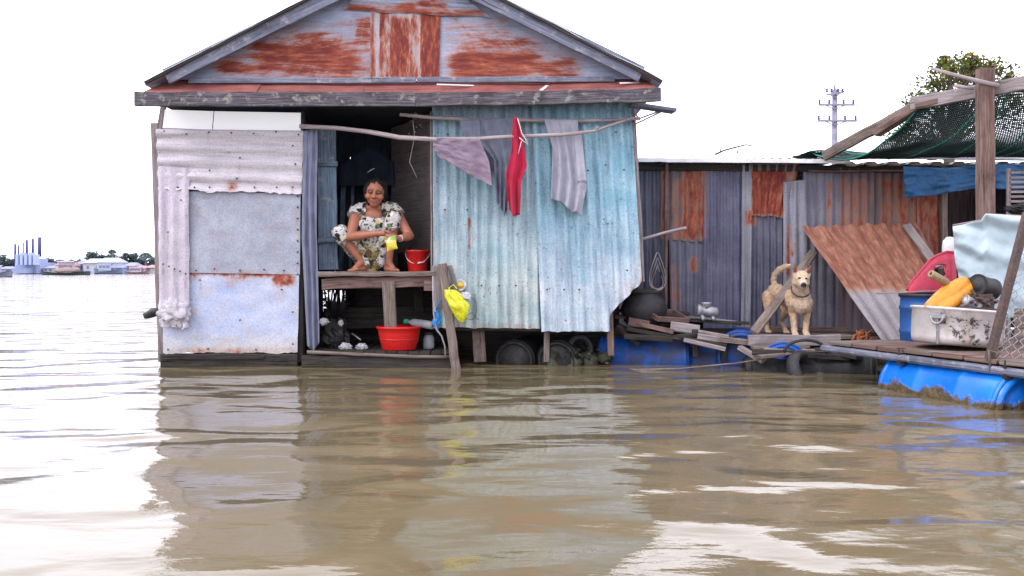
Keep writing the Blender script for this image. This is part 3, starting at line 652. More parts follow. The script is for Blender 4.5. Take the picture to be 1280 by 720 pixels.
# clutter silhouetted against the light under the ledge
c = at(421, 415, 9.1); c.z = .15
t = thing('black_bag', 'black bag of rubbish slumped on the lower deck under the ledge', 'bag', c); mb = MB(); crumple(mb, c + UP * .13, (.12, .1, .15), .3); bb = mb.build('bag_body', M['black_scrap'], t)
mb = MB(); crumple(mb, at(426, 404, 9.0), (.022, .02, .03), .3); mb.build('bag_label', M['film'], bb)
mb = MB()
for a in range(14):
    x = 410 + a * 1.9; b = at(x * .6 + 418 * .4, 400, 9.3); mb.tube([b, at(x - 2, 380, 9.3 + .1 * math.sin(a)), at(x + random.uniform(-7, 5), 358, 9.3)], [.012, .011, .006], 5)
for a in range(60): mb.leaf(at(random.uniform(404, 412) if a % 2 else random.uniform(428, 436), random.uniform(358, 396), 9.3), .03, (1, 1, 1))
tag(mb.build('potted_stems', M['black_scrap']), 'dark upright stems silhouetted in the light gap under the ledge', 'plant')
for px, py, rr, lab in ((405, 402, (.04, .04, .03), 'crumpled white scrap beside the curtain foot on the deck'), (432, 417, (.055, .04, .035), 'crumpled white wrapper below the black bag'), (452, 423, (.05, .045, .03), 'crumpled white wrapper alone in the middle of the deck')):
    c = at(px, py, 8.95 if px > 410 else 8.9); 
    if px > 410: c.z = .17
    mb = MB(); crumple(mb, c, rr, .4); tag(mb.build('litter', M['film']), lab, 'litter')
mb = MB(); mb.tube([at(440, 417, 9.0), at(446, 421, 8.95), at(451, 425, 8.9)], .008, 6); tag(mb.build('spoon_handle', M['dull_metal']), 'thin metal spoon lying by a white wrapper on the deck', 'spoon')
c = at(536, 419, 9.0); c.z = .15
t = thing('glass_jar', 'dull glass jar standing on the deck right of the red basin', 'jar', c); mb = MB(); mb.lathe([(0, 0), (.05, 0), (.055, .02), (.055, .10), (.04, .13), (.04, .15), (0, .15)], mat_at(c), 20); mb.build('jar_body', M['clear'], t)
mb = MB(); mb.lathe([(.043, .135), (.044, .16), (0, .162)], mat_at(c), 20); mb.build('lid', M['nail'], t)
mb = MB(); mb.tube([at(182, 395, 8.9), at(190, 391, 8.85), at(198, 389, 8.8), at(203, 391, 8.78)], [.03, .045, .04, .02], 8, jit=.2)
tag(mb.build('driftwood', M['black_scrap']), 'short dark stub of driftwood poking out at the left corner of the house', 'driftwood')
# under the blue wall: drums, tyre, weeds
def tyre(name, label, c, R, R_, rot, group=None):
    mb = MB(); prof = []
    for k in range(17):
        a = 2 * math.pi * k / 16; prof.append((R + R_ * math.cos(a) * .8, R_ * 1.15 * math.sin(a)))
    mb.lathe(prof, Matrix.Translation(Vector(c)) @ Euler(rot).to_matrix().to_4x4(), 40); o = mb.build(name, M['rubber']); return tag(o, label, 'tyre', group)
M['rubber'] = plain_mat('old_rubber', (.028, .027, .03), .6, .35, .3, dirtamt=.5, dirt=(.08, .07, .06), bump=.004)
M['mud_drum'] = plain_mat('muddy_drum', (.013, .014, .015), .6, .3, .4, dirtamt=.7, dirt=(.045, .036, .028), bump=.008)
tyre('old_tyre', 'small old tyre half sunk in the dark under the blue wall', at(725, 436, 9.0), .11, .035, (math.radians(80), 0, .3))
def drum(name, label, c, ax, L, R, mat, group='drums that float the decks', ribs=(.33, .67)):
    """plastic barrel lying along ax"""
    c = Vector(c); ax = Vector(ax).normalized(); q = ax.to_track_quat('Z', 'Y').to_matrix().to_4x4(); Mx = Matrix.Translation(c - ax * L / 2) @ q
    t = thing(name, label, 'drum', c, group)
    pr = [(0, .012), (R * .70, .012), (R * .74, .03), (R * .80, .03), (R * .84, .0), (R * .93, .012), (R * .985, .05), (R, .10)]
    for f in ribs:
        z = f * L; pr += [(R, z - .035), (R * 1.025, z - .02), (R * 1.025, z + .02), (R, z + .035)]
    pr += [(r, L - z) for r, z in reversed(pr[:8])]
    mb = MB(); mb.lathe(pr, Mx, 48, wob=.012); db = mb.build('drum_body', mat, t)
    for pr in ([(R * .99, L - .065), (R * 1.03, L - .06), (R * 1.035, L - .035), (R * .99, L - .03)], [(R * .99, .065), (R * 1.03, .06), (R * 1.035, .035), (R * .99, .03)]):
        mb = MB(); mb.lathe(pr, Mx, 48); mb.build('rim', mat, t)
    for a in (1, -1):
        mb = MB(); mb.lathe([(0, L + .018), (.035, L + .018), (.04, L - .01)], Matrix.Translation(q.to_3x3() @ Vector((R * .5 * a, 0, 0))) @ Mx, 14); mb.build('bung', mat, db)
    return t
g = G('blue_drum_plastic'); p = g.pos(); z = g.n('SeparateXYZ', {0: p}).outputs[2]
nz = g.noise(p, 5., 5, .58); n2_ = g.noise(p, 22., 5, .7)
col = g.mix(g.ramp(g.noise(p, 3., 4), [(.35, 0.0), (.65, 1.0)]), (.004, .14, .62), (.010, .22, .80))
col = g.mix(g.ramp(n2_, [(.55, 0.0), (.75, .35)]), col, (.09, .16, .30))
lvl = g.math('ADD', z, g.math('MULTIPLY', g.math('SUBTRACT', nz, .5), -.26))
scum = g.mix(g.ramp(n2_, [(.35, 0.0), (.65, 1.0)]), (.045, .032, .014), (.15, .105, .05))
mk = g.ramp(lvl, [(.045, 1.0), (.075, 0.0)])
col = g.mix(mk, col, scum)
M['blue_drum'] = g.done(col, g.math('ADD', .3, g.math('MULTIPLY', mk, .5)), .45, 0, g.bump(g.math('MULTIPLY', mk, n2_), .03))
g = G('shaded_drum_plastic'); p = g.pos(); a = g.noise(p, 4., 6, .7)
M['shaded_drum'] = g.done(g.mix(g.ramp(a, [(.42, 0.0), (.58, .8)]), g.mix(g.noise(p, 9., 4), (.004, .05, .26), (.01, .10, .42)), (.04, .035, .03)), .55, .3, 0, g.bump(a, .01))  # blue darkened to carry the shade under the walkway, plus muddy grime
for px, py, D, w, lab in ((655, 440, 9.3, 1, 'muddy drum floating under the left half of the blue wall'), (706, 438, 9.25, 1, 'muddy drum floating under the blue wall behind the small tyre')):
    c = at(px, py, D); c.z = .04; drum('muddy_drum', lab, c, (.25, 1, 0), .9, .2, M['mud_drum'])
mb = MB()
for k in range(10):
    c = at(random.uniform(688, 760), 448, random.uniform(8.8, 9.1)); c.z = random.uniform(.0, .07); mb.ball(c, (random.uniform(.05, .12), .06, random.uniform(.03, .08)), bump=.5)
for k in range(160):
    c = at(random.uniform(686, 770), 448, random.uniform(8.75, 9.1)); c.z = random.uniform(.02, .16); mb.leaf(c, .03, (random.uniform(.5, 1.2),) * 3)
tag(mb.build('water_weed', plain_mat('dark_water_weed', (.05, .055, .035), .7, .3, .5, tint=True)), 'tangle of dark weed and rubbish caught between the stilts', 'weed', kind='stuff')
# ================================================================== woman squatting on the ledge
def build_woman():
    P = at
    hip = P(463, 312, 9.12); chest = P(467, 281, 9.0); neckb = P(468, 260, 8.97); head = P(469, 242.0, 8.86)
    shR, shL = P(446, 263, 8.98), P(492, 262, 8.98)
    elR, wrR = P(438, 296, 8.80), P(470, 292, 8.66)
    elL, wrL = P(512, 295, 8.84), P(500, 298, 8.68)
    hiR, knR, anR = P(452, 317, 9.08), P(425, 291, 8.84), P(452, 327, 8.90)
    hiL, knL, anL = P(476, 317, 9.08), P(492, 273, 8.86), P(486, 327, 8.90)
    root = thing('person', 'barefoot person in a floral blouse and trousers squatting on the ledge, holding a packet', 'person', (hip.x, 8.95, ZL))
    b = MB()
    b.ball(hip, (.15, .125, .12)); b.cone(hip, .12, chest, .12); b.ball(chest, (.15, .10, .13)); b.cone(shR, .052, shL, .052)
    b.cone(chest + Vector((0, 0, .06)), .085, neckb, .055); b.cone(neckb, .05, head + Vector((0, .015, -.05)), .047)
    b.ball(P(467, 270, 8.92), (.085, .045, .075)); b.cone(shR + Vector((.03, 0, .02)), .045, neckb, .06); b.cone(shL + Vector((-.03, 0, .02)), .045, neckb, .06)
    # arms, hands
    b.chain([(shR, .056), (shR.lerp(elR, .5), .054), (elR, .043), (elR.lerp(wrR, .35), .045), (wrR, .028)])
    b.chain([(shL, .056), (shL.lerp(elL, .5), .054), (elL, .043), (elL.lerp(wrL, .35), .045), (wrL, .028)])
    pk = P(489, 304, 8.585)                                     # the packet both hands hold
    hR, hL = P(480, 291.5, 8.625), P(493, 297, 8.63)
    b.cone(wrR, .026, hR, .030); b.ball(hR, (.040, .024, .030)); b.cone(wrL, .026, hL, .028); b.ball(hL, (.032, .024, .040))
    def finger(a, m_, e, r): b.chain([(a, r), (m_, r * .95), (e, r * .8)], 8)
    for k, (dx, dz, l) in enumerate(((.018, .016, 1.0), (.022, .004, 1.08), (.020, -.008, 1.0), (.014, -.019, .85))):
        a = hR + Vector((dx, -.008, dz)); finger(a, a + Vector((.034 * l, -.020, -.008)), a + Vector((.050 * l, -.018, -.032 * l)), .0085)
    finger(hR + Vector((.0, -.012, .02)), hR + Vector((.022, -.036, .020)), hR + Vector((.048, -.044, .004)), .0095)
    for k, (dx, dz, l) in enumerate(((-.016, .018, 1.0), (-.02, .004, 1.08), (-.018, -.010, 1.0), (-.012, -.024, .85))):
        a = hL + Vector((dx, -.012, dz)); finger(a, a + Vector((-.020 * l, -.028, -.006)), a + Vector((-.044 * l, -.034, -.014)), .0085)
    finger(hL + Vector((.006, -.012, .024)), hL + Vector((-.008, -.036, .030)), hL + Vector((-.026, -.046, .014)), .0095)
    # legs, feet
    for hi, kn, an, toe, heel, s in ((hiR, knR, anR, P(438, 337, 8.78), P(456, 333.5, 8.94), -1), (hiL, knL, anL, P(495, 337, 8.76), P(483, 333.5, 8.94), 1)):
        b.cone(hi, .085, kn, .060); cal = kn.lerp(an, .35) + Vector((0, .028, 0))
        b.chain([(kn, .055), (cal, .056), (kn.lerp(an, .72), .038), (an, .034)])
        heel.z = ZL + .030; toe.z = ZL + .018
        b.cone(an, .034, heel, .030); d = (toe - heel); ball_ = heel + d * .68; ball_.z = ZL + .024
        b.cone(an + Vector((0, 0, -.005)), .034, ball_ + Vector((0, 0, .012)), .026); b.cone(heel, .029, ball_, .027)
        n = Vector((-d.y, d.x, 0)).normalized()
        b.cone(ball_ - n * .024, .021, ball_ + n * .024, .021)
        for k in range(5):
            o = n * (k - 2) * .0165; big = (k == (0 if s < 0 else 4)); ln = .052 if big else .046 - .004 * abs((k if s < 0 else 4 - k) - 1)
            dd = d.normalized() * ln
            b.chain([(ball_ + o, .0125), (ball_ + o + dd * .6 + UP * -.004, .0115 if big else .009), (ball_ + o + dd - UP * .008, .0125 if big else .0085)], 8)
    # head
    R = Euler((math.radians(6), math.radians(5), math.radians(4))).to_matrix()
    HS = 1.20; R0 = Matrix.Identity(3); hm0 = MB()
    def hd(x, y, z): return Vector((x, y, z))
    def place(v): return head + R @ (v * HS)
    hm0.ball(hd(0, .010, .022), (.078, .094, .090), R0); hm0.ball(hd(0, -.022, -.035), (.062, .064, .066), R0); hm0.ball(hd(0, -.050, -.082), (.030, .028, .024), R0)
    for s in (-1, 1):
        hm0.ball(hd(.044 * s, -.056, -.024), (.031, .028, .028), R0)           # cheeks
        hm0.cone(hd(.014 * s, -.084, .030), .011, hd(.050 * s, -.070, .028), .010, 8)    # brow
        hm0.ball(hd(.079 * s, .008, -.006), (.011, .022, .032), R0)             # ears
        hm0.ball(hd(.012 * s, -.092, -.030), (.012, .012, .010), R0, 10, 8)     # nostrils
        hm0.ball(hd(.032 * s, -.074, .008), (.017, .014, .011), R0, 10, 8)      # eyes
    hm0.chain([(hd(0, -.080, .024), .009), (hd(0, -.098, -.010), .012), (hd(0, -.102, -.024), .014)], 10)
    hm0.cone(hd(-.018, -.083, -.0535), .008, hd(.018, -.083, -.0535), .008, 8); hm0.cone(hd(-.015, -.082, -.0655), .009, hd(.015, -.082, -.0655), .009, 8)
    b.merge(hm0, place)
    me = fuse(b, .0036, 2)
    Ri = R.transposed()
    def skin(co):
        l = Ri @ (co - head) / HS
        k = 1 + .10 * n3(co.x * 30, co.y * 30, co.z * 30)
        c = [.34 * k, .130 * k, .078 * k]
        if l.length < .15 and l.y < -.02:
            ax = abs(l.x); q = 0
            if ((ax - .032) / .017) ** 2 + ((l.z - .006) / .0052) ** 2 < 1: return (.030, .018, .015)
            if ((ax - .033) / .022) ** 2 + ((l.z - .012) / .010) ** 2 < 1: c = [x * .62 for x in c]
            if ((ax - .033) / .024) ** 2 + ((l.z - .033 + ax * .1) / .005) ** 2 < 1: return (.09, .05, .035)
            if abs(l.x) < .026 and abs(l.z + .0595) < .0022: return (.10, .03, .025)
            if (l.x / .026) ** 2 + ((l.z + .060) / .014) ** 2 < 1: return (.34, .095, .075)
            if ((ax - .011) / .005) ** 2 + ((l.z + .037) / .004) ** 2 < 1 and l.y < -.08: return (.12, .05, .03)
            if abs(ax - (.026 + (-.03 - l.z) * .5)) < .004 and -.06 < l.z < -.028: c = [x * .78 for x in c]
            if ((ax - .042) / .024) ** 2 + ((l.z + .022) / .02) ** 2 < 1: c = [c[0] * 1.08, c[1] * .98, c[2] * .95]
        return tuple(c)
    paint(me, skin)
    g = G('tanned_skin'); M['skin'] = g.done(g.attr('tint').outputs['Color'], .48, .4, 0, g.bump(g.noise(g.obj(), 90., 4), .002), Subsurface_Weight=.08)
    link('body', me, M['skin'], root)
    # hair, combed back
    hb = MB(); hb.ball(hd(0, .026, .034), (.086, .095, .092), R0, 28, 20); hb.ball(hd(0, .11, -.02), (.045, .045, .045), R0)
    hb.ball(hd(-.072, .026, .012), (.027, .050, .070), R0); hb.ball(hd(.072, .026, .012), (.027, .050, .070), R0); hb.ball(hd(0, .072, -.055), (.080, .050, .080), R0); hb.ball(hd(.045, .075, .075), (.050, .050, .045), R0); ho = MB(); ho.merge(hb, place); hb = ho
    hm = fuse(hb, .005, 2)
    hn_ = [v.normal.copy() for v in hm.vertices]
    for v, vn in zip(hm.vertices, hn_): v.co += vn * .007 * n3(v.co.x * 90, v.co.y * 22, v.co.z * 22)
    def face_zone(c):
        l = Ri @ (c - head) / HS; return l.y < -.02 and (l.x / .074) ** 2 + ((l.z + .02) / (.090 + .006 * n3(l.x * 50, 1, 2))) ** 2 < 1
    cut(hm, face_zone)
    g = G('dark_hair'); M['hair'] = g.done(g.mix(g.noise(g.scale(g.obj(), (60., 12., 12.)), 2., 4), (.005, .004, .006), (.026, .022, .022)), .6, .2, 0, g.bump(g.noise(g.scale(g.obj(), (90., 14., 14.)), 2., 4), .006))
    link('hair', hm, M['hair'], root)
    # floral cloth
    g = G('floral_cotton'); p = g.add(g.obj(), (.03, .01, .02))
    w = g.n('VectorMath', {0: g.n('TexNoise', {'Vector': p, 'Scale': 14., 'Detail': 3.}).outputs[1], 1: (.05, .05, .05)}, operation='MULTIPLY').outputs[0]
    v = g.n('TexVoronoi', {'Vector': g.add(p, w), 'Scale': 17.}); d, rc = v.outputs['Distance'], v.outputs['Color']
    sx = g.n('SeparateColor', {0: rc}); r1, r2 = sx.outputs[0], sx.outputs[1]
    pal = g.ramp(r1, [(0.0, (.62, .60, .58)), (.34, (.66, .64, .62)), (.35, (.025, .025, .03)), (.58, (.03, .03, .03)), (.59, (.10, .17, .05)), (.72, (.42, .34, .08)), (.84, (.16, .09, .05)), (1.0, (.5, .5, .52))])
    for e in pal.node.color_ramp.elements: pass
    pal.node.color_ramp.interpolation = 'CONSTANT'
    base = g.mix(g.ramp(d, [(.42, 0.0), (.47, 1.0)]), pal, (.50, .48, .45))
    spk = g.ramp(g.noise(p, 34., 2, .6), [(.57, 0.0), (.60, .9)])
    base = g.mix(spk, base, (.03, .03, .035))
    M['floral'] = g.done(base, .85, .15, 0, g.bump(g.noise(p, 22., 5), .012))
    g = G('floral_cotton_lap'); p = g.obj(); sx = g.n('SeparateColor', {0: g.n('TexVoronoi', {'Vector': g.add(p, g.scale(g.n('TexNoise', {'Vector': p, 'Scale': 12.}).outputs[1], (.07, .07, .07))), 'Scale': 20.}).outputs['Color']})
    c_ = g.ramp(sx.outputs[0], [(0.0, (.50, .47, .43)), (.30, (.03, .03, .03)), (.45, (.22, .17, .07)), (.60, (.11, .07, .045)), (.74, (.34, .29, .22)), (.88, (.30, .25, .05))]); c_.node.color_ramp.interpolation = 'CONSTANT'
    c_ = g.mix(g.ramp(g.noise(p, 34., 2, .6), [(.56, 0.0), (.60, .8)]), c_, (.025, .025, .025))
    M['floral_lap'] = g.done(c_, .85, .15, 0, g.bump(g.noise(p, 16., 4), .02))
    t = MB()
    t.ball(hip, (.172, .15, .14)); t.cone(hip, .15, chest, .145); t.ball(chest, (.172, .125, .14)); t.cone(shR, .070, shL, .070); t.cone(shR + Vector((.03, 0, .02)), .060, neckb, .070); t.cone(shL + Vector((-.03, 0, .02)), .060, neckb, .070)
    t.cone(chest + Vector((0, -.01, .04)), .11, neckb + Vector((0, .01, -.045)), .09)
    for s in (-1, 1): t.ball(chest + Vector((.07 * s, -.085, -.01)), (.075, .06, .075))
    for sh, el in ((shR, elR), (shL, elL)):
        d = (el - sh).normalized(); t.cone(sh - d * .03, .070, sh + d * .075, .084, 18, True)
    tm = fuse(t, .006, 3)
    cut(tm, lambda c: ((c.x - neckb.x) / .082) ** 2 + ((c.z - neckb.z - .02) / (.125 if c.y < neckb.y else .05)) ** 2 < 1)
    dirs = [((sh, (el - sh).normalized())) for sh, el in ((shR, elR), (shL, elL))]
    link('blouse', tm, M['floral'], root)
    t = MB(); t.ball(hip + Vector((0, -.02, -.02)), (.17, .15, .12))
    for hi, kn, an in ((hiR, knR, anR), (hiL, knL, anL)):
        d = (an - kn).normalized(); t.cone(hi, .115, kn, .080); t.cone(kn - d * .02, .076, kn + d * .085, .080, 18, True)
    t.chain([(P(455, 318, 8.98), .075), (P(463, 328, 8.93), .07), (P(474, 327, 8.95), .07)]); t.ball(P(466, 322, 8.97), (.12, .10, .10)); t.cone(P(466, 318, 8.95), .09, P(467, 334, 8.97), .075)
    tm = fuse(t, .006, 3)
    for v_ in tm.vertices:
        v_.co += Vector((n3(*(v_.co * 12)), n3(*(v_.co * 12 + Vector((9, 0, 0)))), n3(*(v_.co * 12 + Vector((0, 9, 0)))))) * .017
    cut(tm, lambda c: c.z < ZL + .004)
    o = link('trousers', tm, [M['floral'], M['floral_lap']], root)
    for f in tm.polygons:
        c = f.center
        if abs(c.x - hip.x - .01) < .11 + .02 * n3(c.x * 20, c.y * 20, c.z * 20) and c.y < hip.y + .05: f.material_index = 1
    # bracelet and the packet
    mb = MB(); q = (wrL - elL).to_track_quat('Z', 'Y').to_matrix().to_4x4()
    mb.lathe([(.029 + .004 * math.cos(a), .004 * math.sin(a)) for a in [k * math.pi / 4 for k in range(9)]], Matrix.Translation(wrL) @ q, 20); mb.build('bracelet', M['white_plastic'], root)
    pt = thing('food_packet', 'small yellow and green packet held between the hands of the squatting person', 'packet', pk)
    g = G('printed_packet'); o = g.obj(); n_ = g.noise(o, 28., 2); z = g.n('SeparateXYZ', {0: o}).outputs[2]
    c = g.ramp(n_, [(.0, (.62, .58, .35)), (.45, (.62, .50, .06)), (.55, (.66, .44, .03)), (.64, (.60, .60, .5))]); c.node.color_ramp.interpolation = 'CONSTANT'
    c = g.mix(g.ramp(z, [(.028, 0.0), (.034, 1.0)]), c, (.20, .34, .06)); c = g.mix(g.ramp(z, [(-.05, 1.0), (-.045, 0.0)]), c, (.55, .45, .04))
    M['packet'] = g.done(c, .3, .5)
    Rp = Euler((math.radians(-12), math.radians(-14), math.radians(-10))).to_matrix(); mb = MB()
    for sgn in (-1, 1):
        mb.grid(lambda u, v: Rp @ Vector(((u - .5) * .105 * (1 + .06 * math.sin(v * 7)), sgn * .026 * math.sin(math.pi * u) ** .5 * math.sin(math.pi * min(1, v * .9 + .1)) ** .5 + .003 * n3(u * 6, v * 6), (.5 - v) * .135)), 16, 18, .1, .13)
    o_ = bpy.data.objects.new('packet', mb.mesh('packet')); COL.objects.link(o_); o_.data.materials.append(M['packet']); o_.parent = pt; WORLD[o_.name] = Matrix.Identity(4)
build_woman()

# ================================================================== dog
def build_dog():
    P = at; ZD = .285
    root = thing('dog', 'cream and tan dog standing on the deck facing the camera with its tail curled up', 'dog', (at(1000, 420, 8.8).x, 8.85, ZD))
    ch = P(1000, 377, 8.78); ru = P(970, 366, 9.22); mid = P(987, 373, 9.0); b = MB()
    b.ball(ch, (.094, .14, .120)); b.ball(ch + Vector((0, -.06, -.03)), (.078, .09, .085)); b.cone(ch + Vector((0, .04, .0)), .110, mid, .088); b.cone(mid, .088, ru, .080); b.ball(ru, (.082, .12, .092))
    hd_ = P(1001.5, 349, 8.62)
    b.cone(ch + Vector((0, -.02, .05)), .095, hd_ + Vector((0, .04, -.04)), .066)
    R = Euler((math.radians(8), math.radians(4), math.radians(-7))).to_matrix()
    def hd(x, y, z): return hd_ + R @ Vector((x, y, z))
    b.ball(hd(0, 0, .012), (.076, .082, .068), R); b.ball(hd(0, -.02, -.028), (.066, .06, .046), R)
    for s in (-1, 1): b.ball(hd(.047 * s, .0, -.026), (.034, .045, .040), R); b.ball(hd(.030 * s, -.066, .022), (.018, .014, .012), R, 10, 8)
    b.chain([(hd(0, -.05, -.014), .046), (hd(0, -.10, -.028), .037), (hd(0, -.145, -.033), .030)]); b.chain([(hd(0, -.05, -.045), .034), (hd(0, -.125, -.057), .020)])
    b.ball(hd(0, -.168, -.024), (.020, .016, .015), R, 12, 8)
    for s in (-1, 1):                                                     # pricked ears
        base = hd(.052 * s, .012, .058); tip = hd(.074 * s, .002, .138)
        side = R @ Vector((.9 * s, .25, -.55)).normalized()
        b.chain([(base + R @ Vector((-.014 * s, 0, .004)), .022), (base.lerp(tip, .55), .017), (tip, .005)], 10); b.chain([(base + R @ Vector((.016 * s, .006, -.014)), .018), (base.lerp(tip, .6), .013)], 10)
    # forelegs: shoulder, elbow, wrist, paw
    for x0, x1, x2, dy in ((991, 991.5, 993.5, 0), (1008.5, 1008, 1007.5, .02)):
        sh, el = P(x0, 378, 8.76 + dy), P(x1, 390, 8.80 + dy); wr = P(x1 * .5 + x2 * .5, 410, 8.74 + dy); pw_ = P(x2, 420, 8.70 + dy); pw_.z = ZD + .026; wr.z = ZD + .10
        b.chain([(sh, .056), (el, .042), (el.lerp(wr, .5), .029), (wr, .025), (pw_ + Vector((0, .02, .02)), .025), (pw_ + Vector((0, -.015, 0)), .029)])
        for k in (-1.5, -.5, .5, 1.5): b.cone(pw_ + Vector((k * .013, -.02, -.004)), .012, pw_ + Vector((k * .015, -.045 + .006 * abs(k), -.010)), .011, 8)
    # hind legs: hip, knee forward, hock back, paw
    for hipx, knx, hkx, ftx, Dh in ((962, 962, 957.5, 959.5, 9.22), (979, 984, 976.5, 982, 9.16)):
        hp = P(hipx, 371, Dh + .02); kn = P(knx, 388, Dh - .12); hk = P(hkx, 401, Dh + .08); ft = P(ftx, 416, Dh + .02); ft.z = ZD + .024; hk.z = ZD + .135
        b.chain([(hp, .074), (kn, .047), (kn.lerp(hk, .5), .033), (hk, .024), (hk.lerp(ft, .75), .022), (ft, .026)])
        for k in (-1.5, -.5, .5, 1.5): b.cone(ft + Vector((k * .012, -.015, -.004)), .011, ft + Vector((k * .014, -.048, -.010)), .010, 8)
    b.chain([(P(969, 359, 9.26), .034), (P(967, 351, 9.27), .026), (P(968.5, 343, 9.26), .027), (P(974, 337, 9.22), .030), (P(981, 333.5, 9.17), .026), (P(988, 331, 9.12), .010)])
    me = fuse(b, .0042, 3)
    Ri = R.transposed(); kn = n3
    nrm_ = [v.normal.copy() for v in me.vertices]
    for v, vn in zip(me.vertices, nrm_): v.co += vn * (.0045 * kn(v.co.x * 45, v.co.y * 45, v.co.z * 22) + .0035 * kn(v.co.x * 110, v.co.y * 110, v.co.z * 60))
    def fur(co):
        l = Ri @ (co - hd_); n_ = .5 + .5 * fbm(co.x * 9, co.y * 9, co.z * 9); f = 1 + .20 * kn(co.x * 60, co.y * 60, co.z * 24) + .16 * kn(co.x * 140, co.y * 140, co.z * 50)
        cream, tan, rus = (.58, .46, .33), (.46, .27, .14), (.37, .18, .085)
        def mx(a, c, t): return tuple(lerp(p, q, t) for p, q in zip(a, c))
        back = sstep(8.9, 9.1, co.y); c = mx(cream, tan, .15 + .75 * n_)
        c = mx(c, rus, back * (.25 + .4 * n_)); c = mx(c, cream, (1 - sstep(ZD + .03, ZD + .25, co.z)) * .4)
        if co.y > 9.05 and co.z > ZD + .40 : c = mx(c, cream, .6)
        if co.y < 8.72 and co.z > ZD + .2: c = mx(c, (.62, .52, .40), .45)
        if l.length < .26 and l.y < .09 and l.z > -.09:
            c = mx(cream, tan, .10 + .25 * n_)
            if l.z > .07 and abs(l.x) > .035: c = mx(tan, rus, .5)
            if l.z > .062 and abs(l.x) > .046 and l.y < .006: c = (.20, .085, .055)
            if l.y < -.105: c = mx(c, (.58, .50, .41), .6)
            if l.y < -.152 and l.z > -.045: return (.012, .011, .012)
            if l.y < -.10 and abs(l.z + .052 - .1 * abs(l.x)) < .004: return (.04, .03, .028)
            if ((abs(l.x) - .031) / .0135) ** 2 + ((l.z - .020) / .0085) ** 2 < 1 and l.y < -.045: return (.014, .010, .008)
        return tuple(x * f for x in c)
    paint(me, fur)
    g = G('short_dog_fur'); link('body', me, g.done(g.attr('tint').outputs['Color'], .85, .2, 0, g.bump(g.noise(g.scale(g.obj(), (1., 1., .3)), 110., 3), .010), Sheen_Weight=.2), root)
    mb = MB(); NP = len(me.polygons)                                       # the coat: short hairs lying back and down
    for q_ in range(15000):
        f = me.polygons[random.randrange(NP)]; c = f.center.copy(); l = Ri @ (c - hd_)
        if c.z < ZD + .05 or (l.y < -.03 and l.length < .26 and l.z > -.09): continue
        nn = f.normal; fl = Vector((random.gauss(0, .25), .35 + random.gauss(0, .2), -.9 + random.gauss(0, .25))); fl = fl - nn * fl.dot(nn)
        if fl.length < .05: continue
        d = (fl.normalized() + nn * random.uniform(.25, .6)).normalized(); L = random.uniform(.010, .020) * (1.7 if c.z > ZD + .42 and c.y > 9.05 else 1); s_ = d.cross(nn).normalized() * .0017
        t_ = fur(c); k = random.uniform(.75, 1.2); t_ = tuple(x * k for x in t_)
        mb.face([mb.vert(c - s_, t=t_), mb.vert(c + s_, t=t_), mb.vert(c + d * L, t=t_)])
    mb.build('coat', me.materials[0], root)
    mb = MB(); cc = ch.lerp(hd_, .55) + Vector((0, -.01, .0)); q = (hd_ - ch + Vector((0, -.12, 0))).to_track_quat('Z', 'Y').to_matrix().to_4x4()
    mb.lathe([(.090 + .006 * math.cos(a), .010 * math.sin(a)) for a in [k * math.pi / 4 for k in range(9)]], Matrix.Translation(cc) @ q, 28); mb.build('collar', plain_mat('brown_strap', (.10, .05, .04), .7, .3), root)
build_dog()
# ================================================================== the low shed to the right
DS = 9.6
shed = thing('iron_shed', 'low floating shed of grey and rusty corrugated iron right of the blue house', 'shed', (at(1000, 0, 11).x, 11.0, 0))
def sw(mat, quad, D=DS, rust=(), pitch=.085, amp=.011, **k): return sheet('wall_sheet', M[mat], quad, D, shed, 'v', pitch, amp, rust=rust, dent=.006, **k)
dk = lambda a, b, c: (lambda x, y: (lerp(a, 1, sstep(200, 222, y)),) * 3)
sw('shed_grey', [(796, 200), (834, 200), (834, 400), (796, 400)], DS + .02, [(826, 836, 215, 300, .5, 4)], tint=lambda x, y: (.8, .85, .85))
sw('shed_brown', [(826, 203), (881, 203), (879, 302), (826, 300)], DS - .01, [(826, 834, 205, 300, .62, 3), (840, 866, 225, 300, .46, 6), (852, 880, 208, 300, .68, 4)], .10, jagb=.01)
sw('shed_grey', [(836, 298), (882, 298), (880, 396), (838, 396)], DS + .005, [(862, 872, 322, 342, .62, 4), (838, 850, 330, 396, .34, 6)], tint=lambda x, y: (1.25, 1.25, 1.2))
sw('shed_grey', [(879, 201), (932, 201), (932, 412), (879, 412)], DS - .02, [(879, 884, 210, 300, .4, 2)], .07, tint=lambda x, y: (1.15, 1.15, 1.25))
sw('shed_pale', [(928, 206), (940, 206), (938, 412), (926, 412)], DS - .045, [(930, 944, 262, 282, .60, 3)], .07)
sw('shed_brown', [(936, 203), (1000, 203), (984, 272), (938, 270)], DS - .035, [(938, 984, 212, 270, .82, 3), (984, 1000, 204, 226, .6, 4)], .08, jagb=.02)
sw('shed_grey', [(934, 262), (986, 262), (986, 414), (932, 414)], DS - .012, [(934, 946, 264, 282, .6, 4), (950, 986, 264, 270, .5, 3)], .07)
sw('shed_pale', [(979, 228), (1008, 225), (1010, 414), (979, 414)], DS - .05, [(982, 988, 280, 345, .62, 3), (984, 996, 300, 320, .3, 4)], .10, tint=lambda x, y: (1, 1, 1.03))
sw('shed_pale', [(1004, 210), (1052, 210), (1052, 416), (1004, 416)], DS - .015, [(1034, 1040, 226, 282, .5, 2)], .09, tint=lambda x, y: (.66, .64, .72))
sw('shed_brown', [(1048, 210), (1092, 210), (1092, 416), (1048, 416)], DS - .03, [(1048, 1092, 222, 290, .36, 8)], .09, tint=lambda x, y: (.95, .95, 1.1))
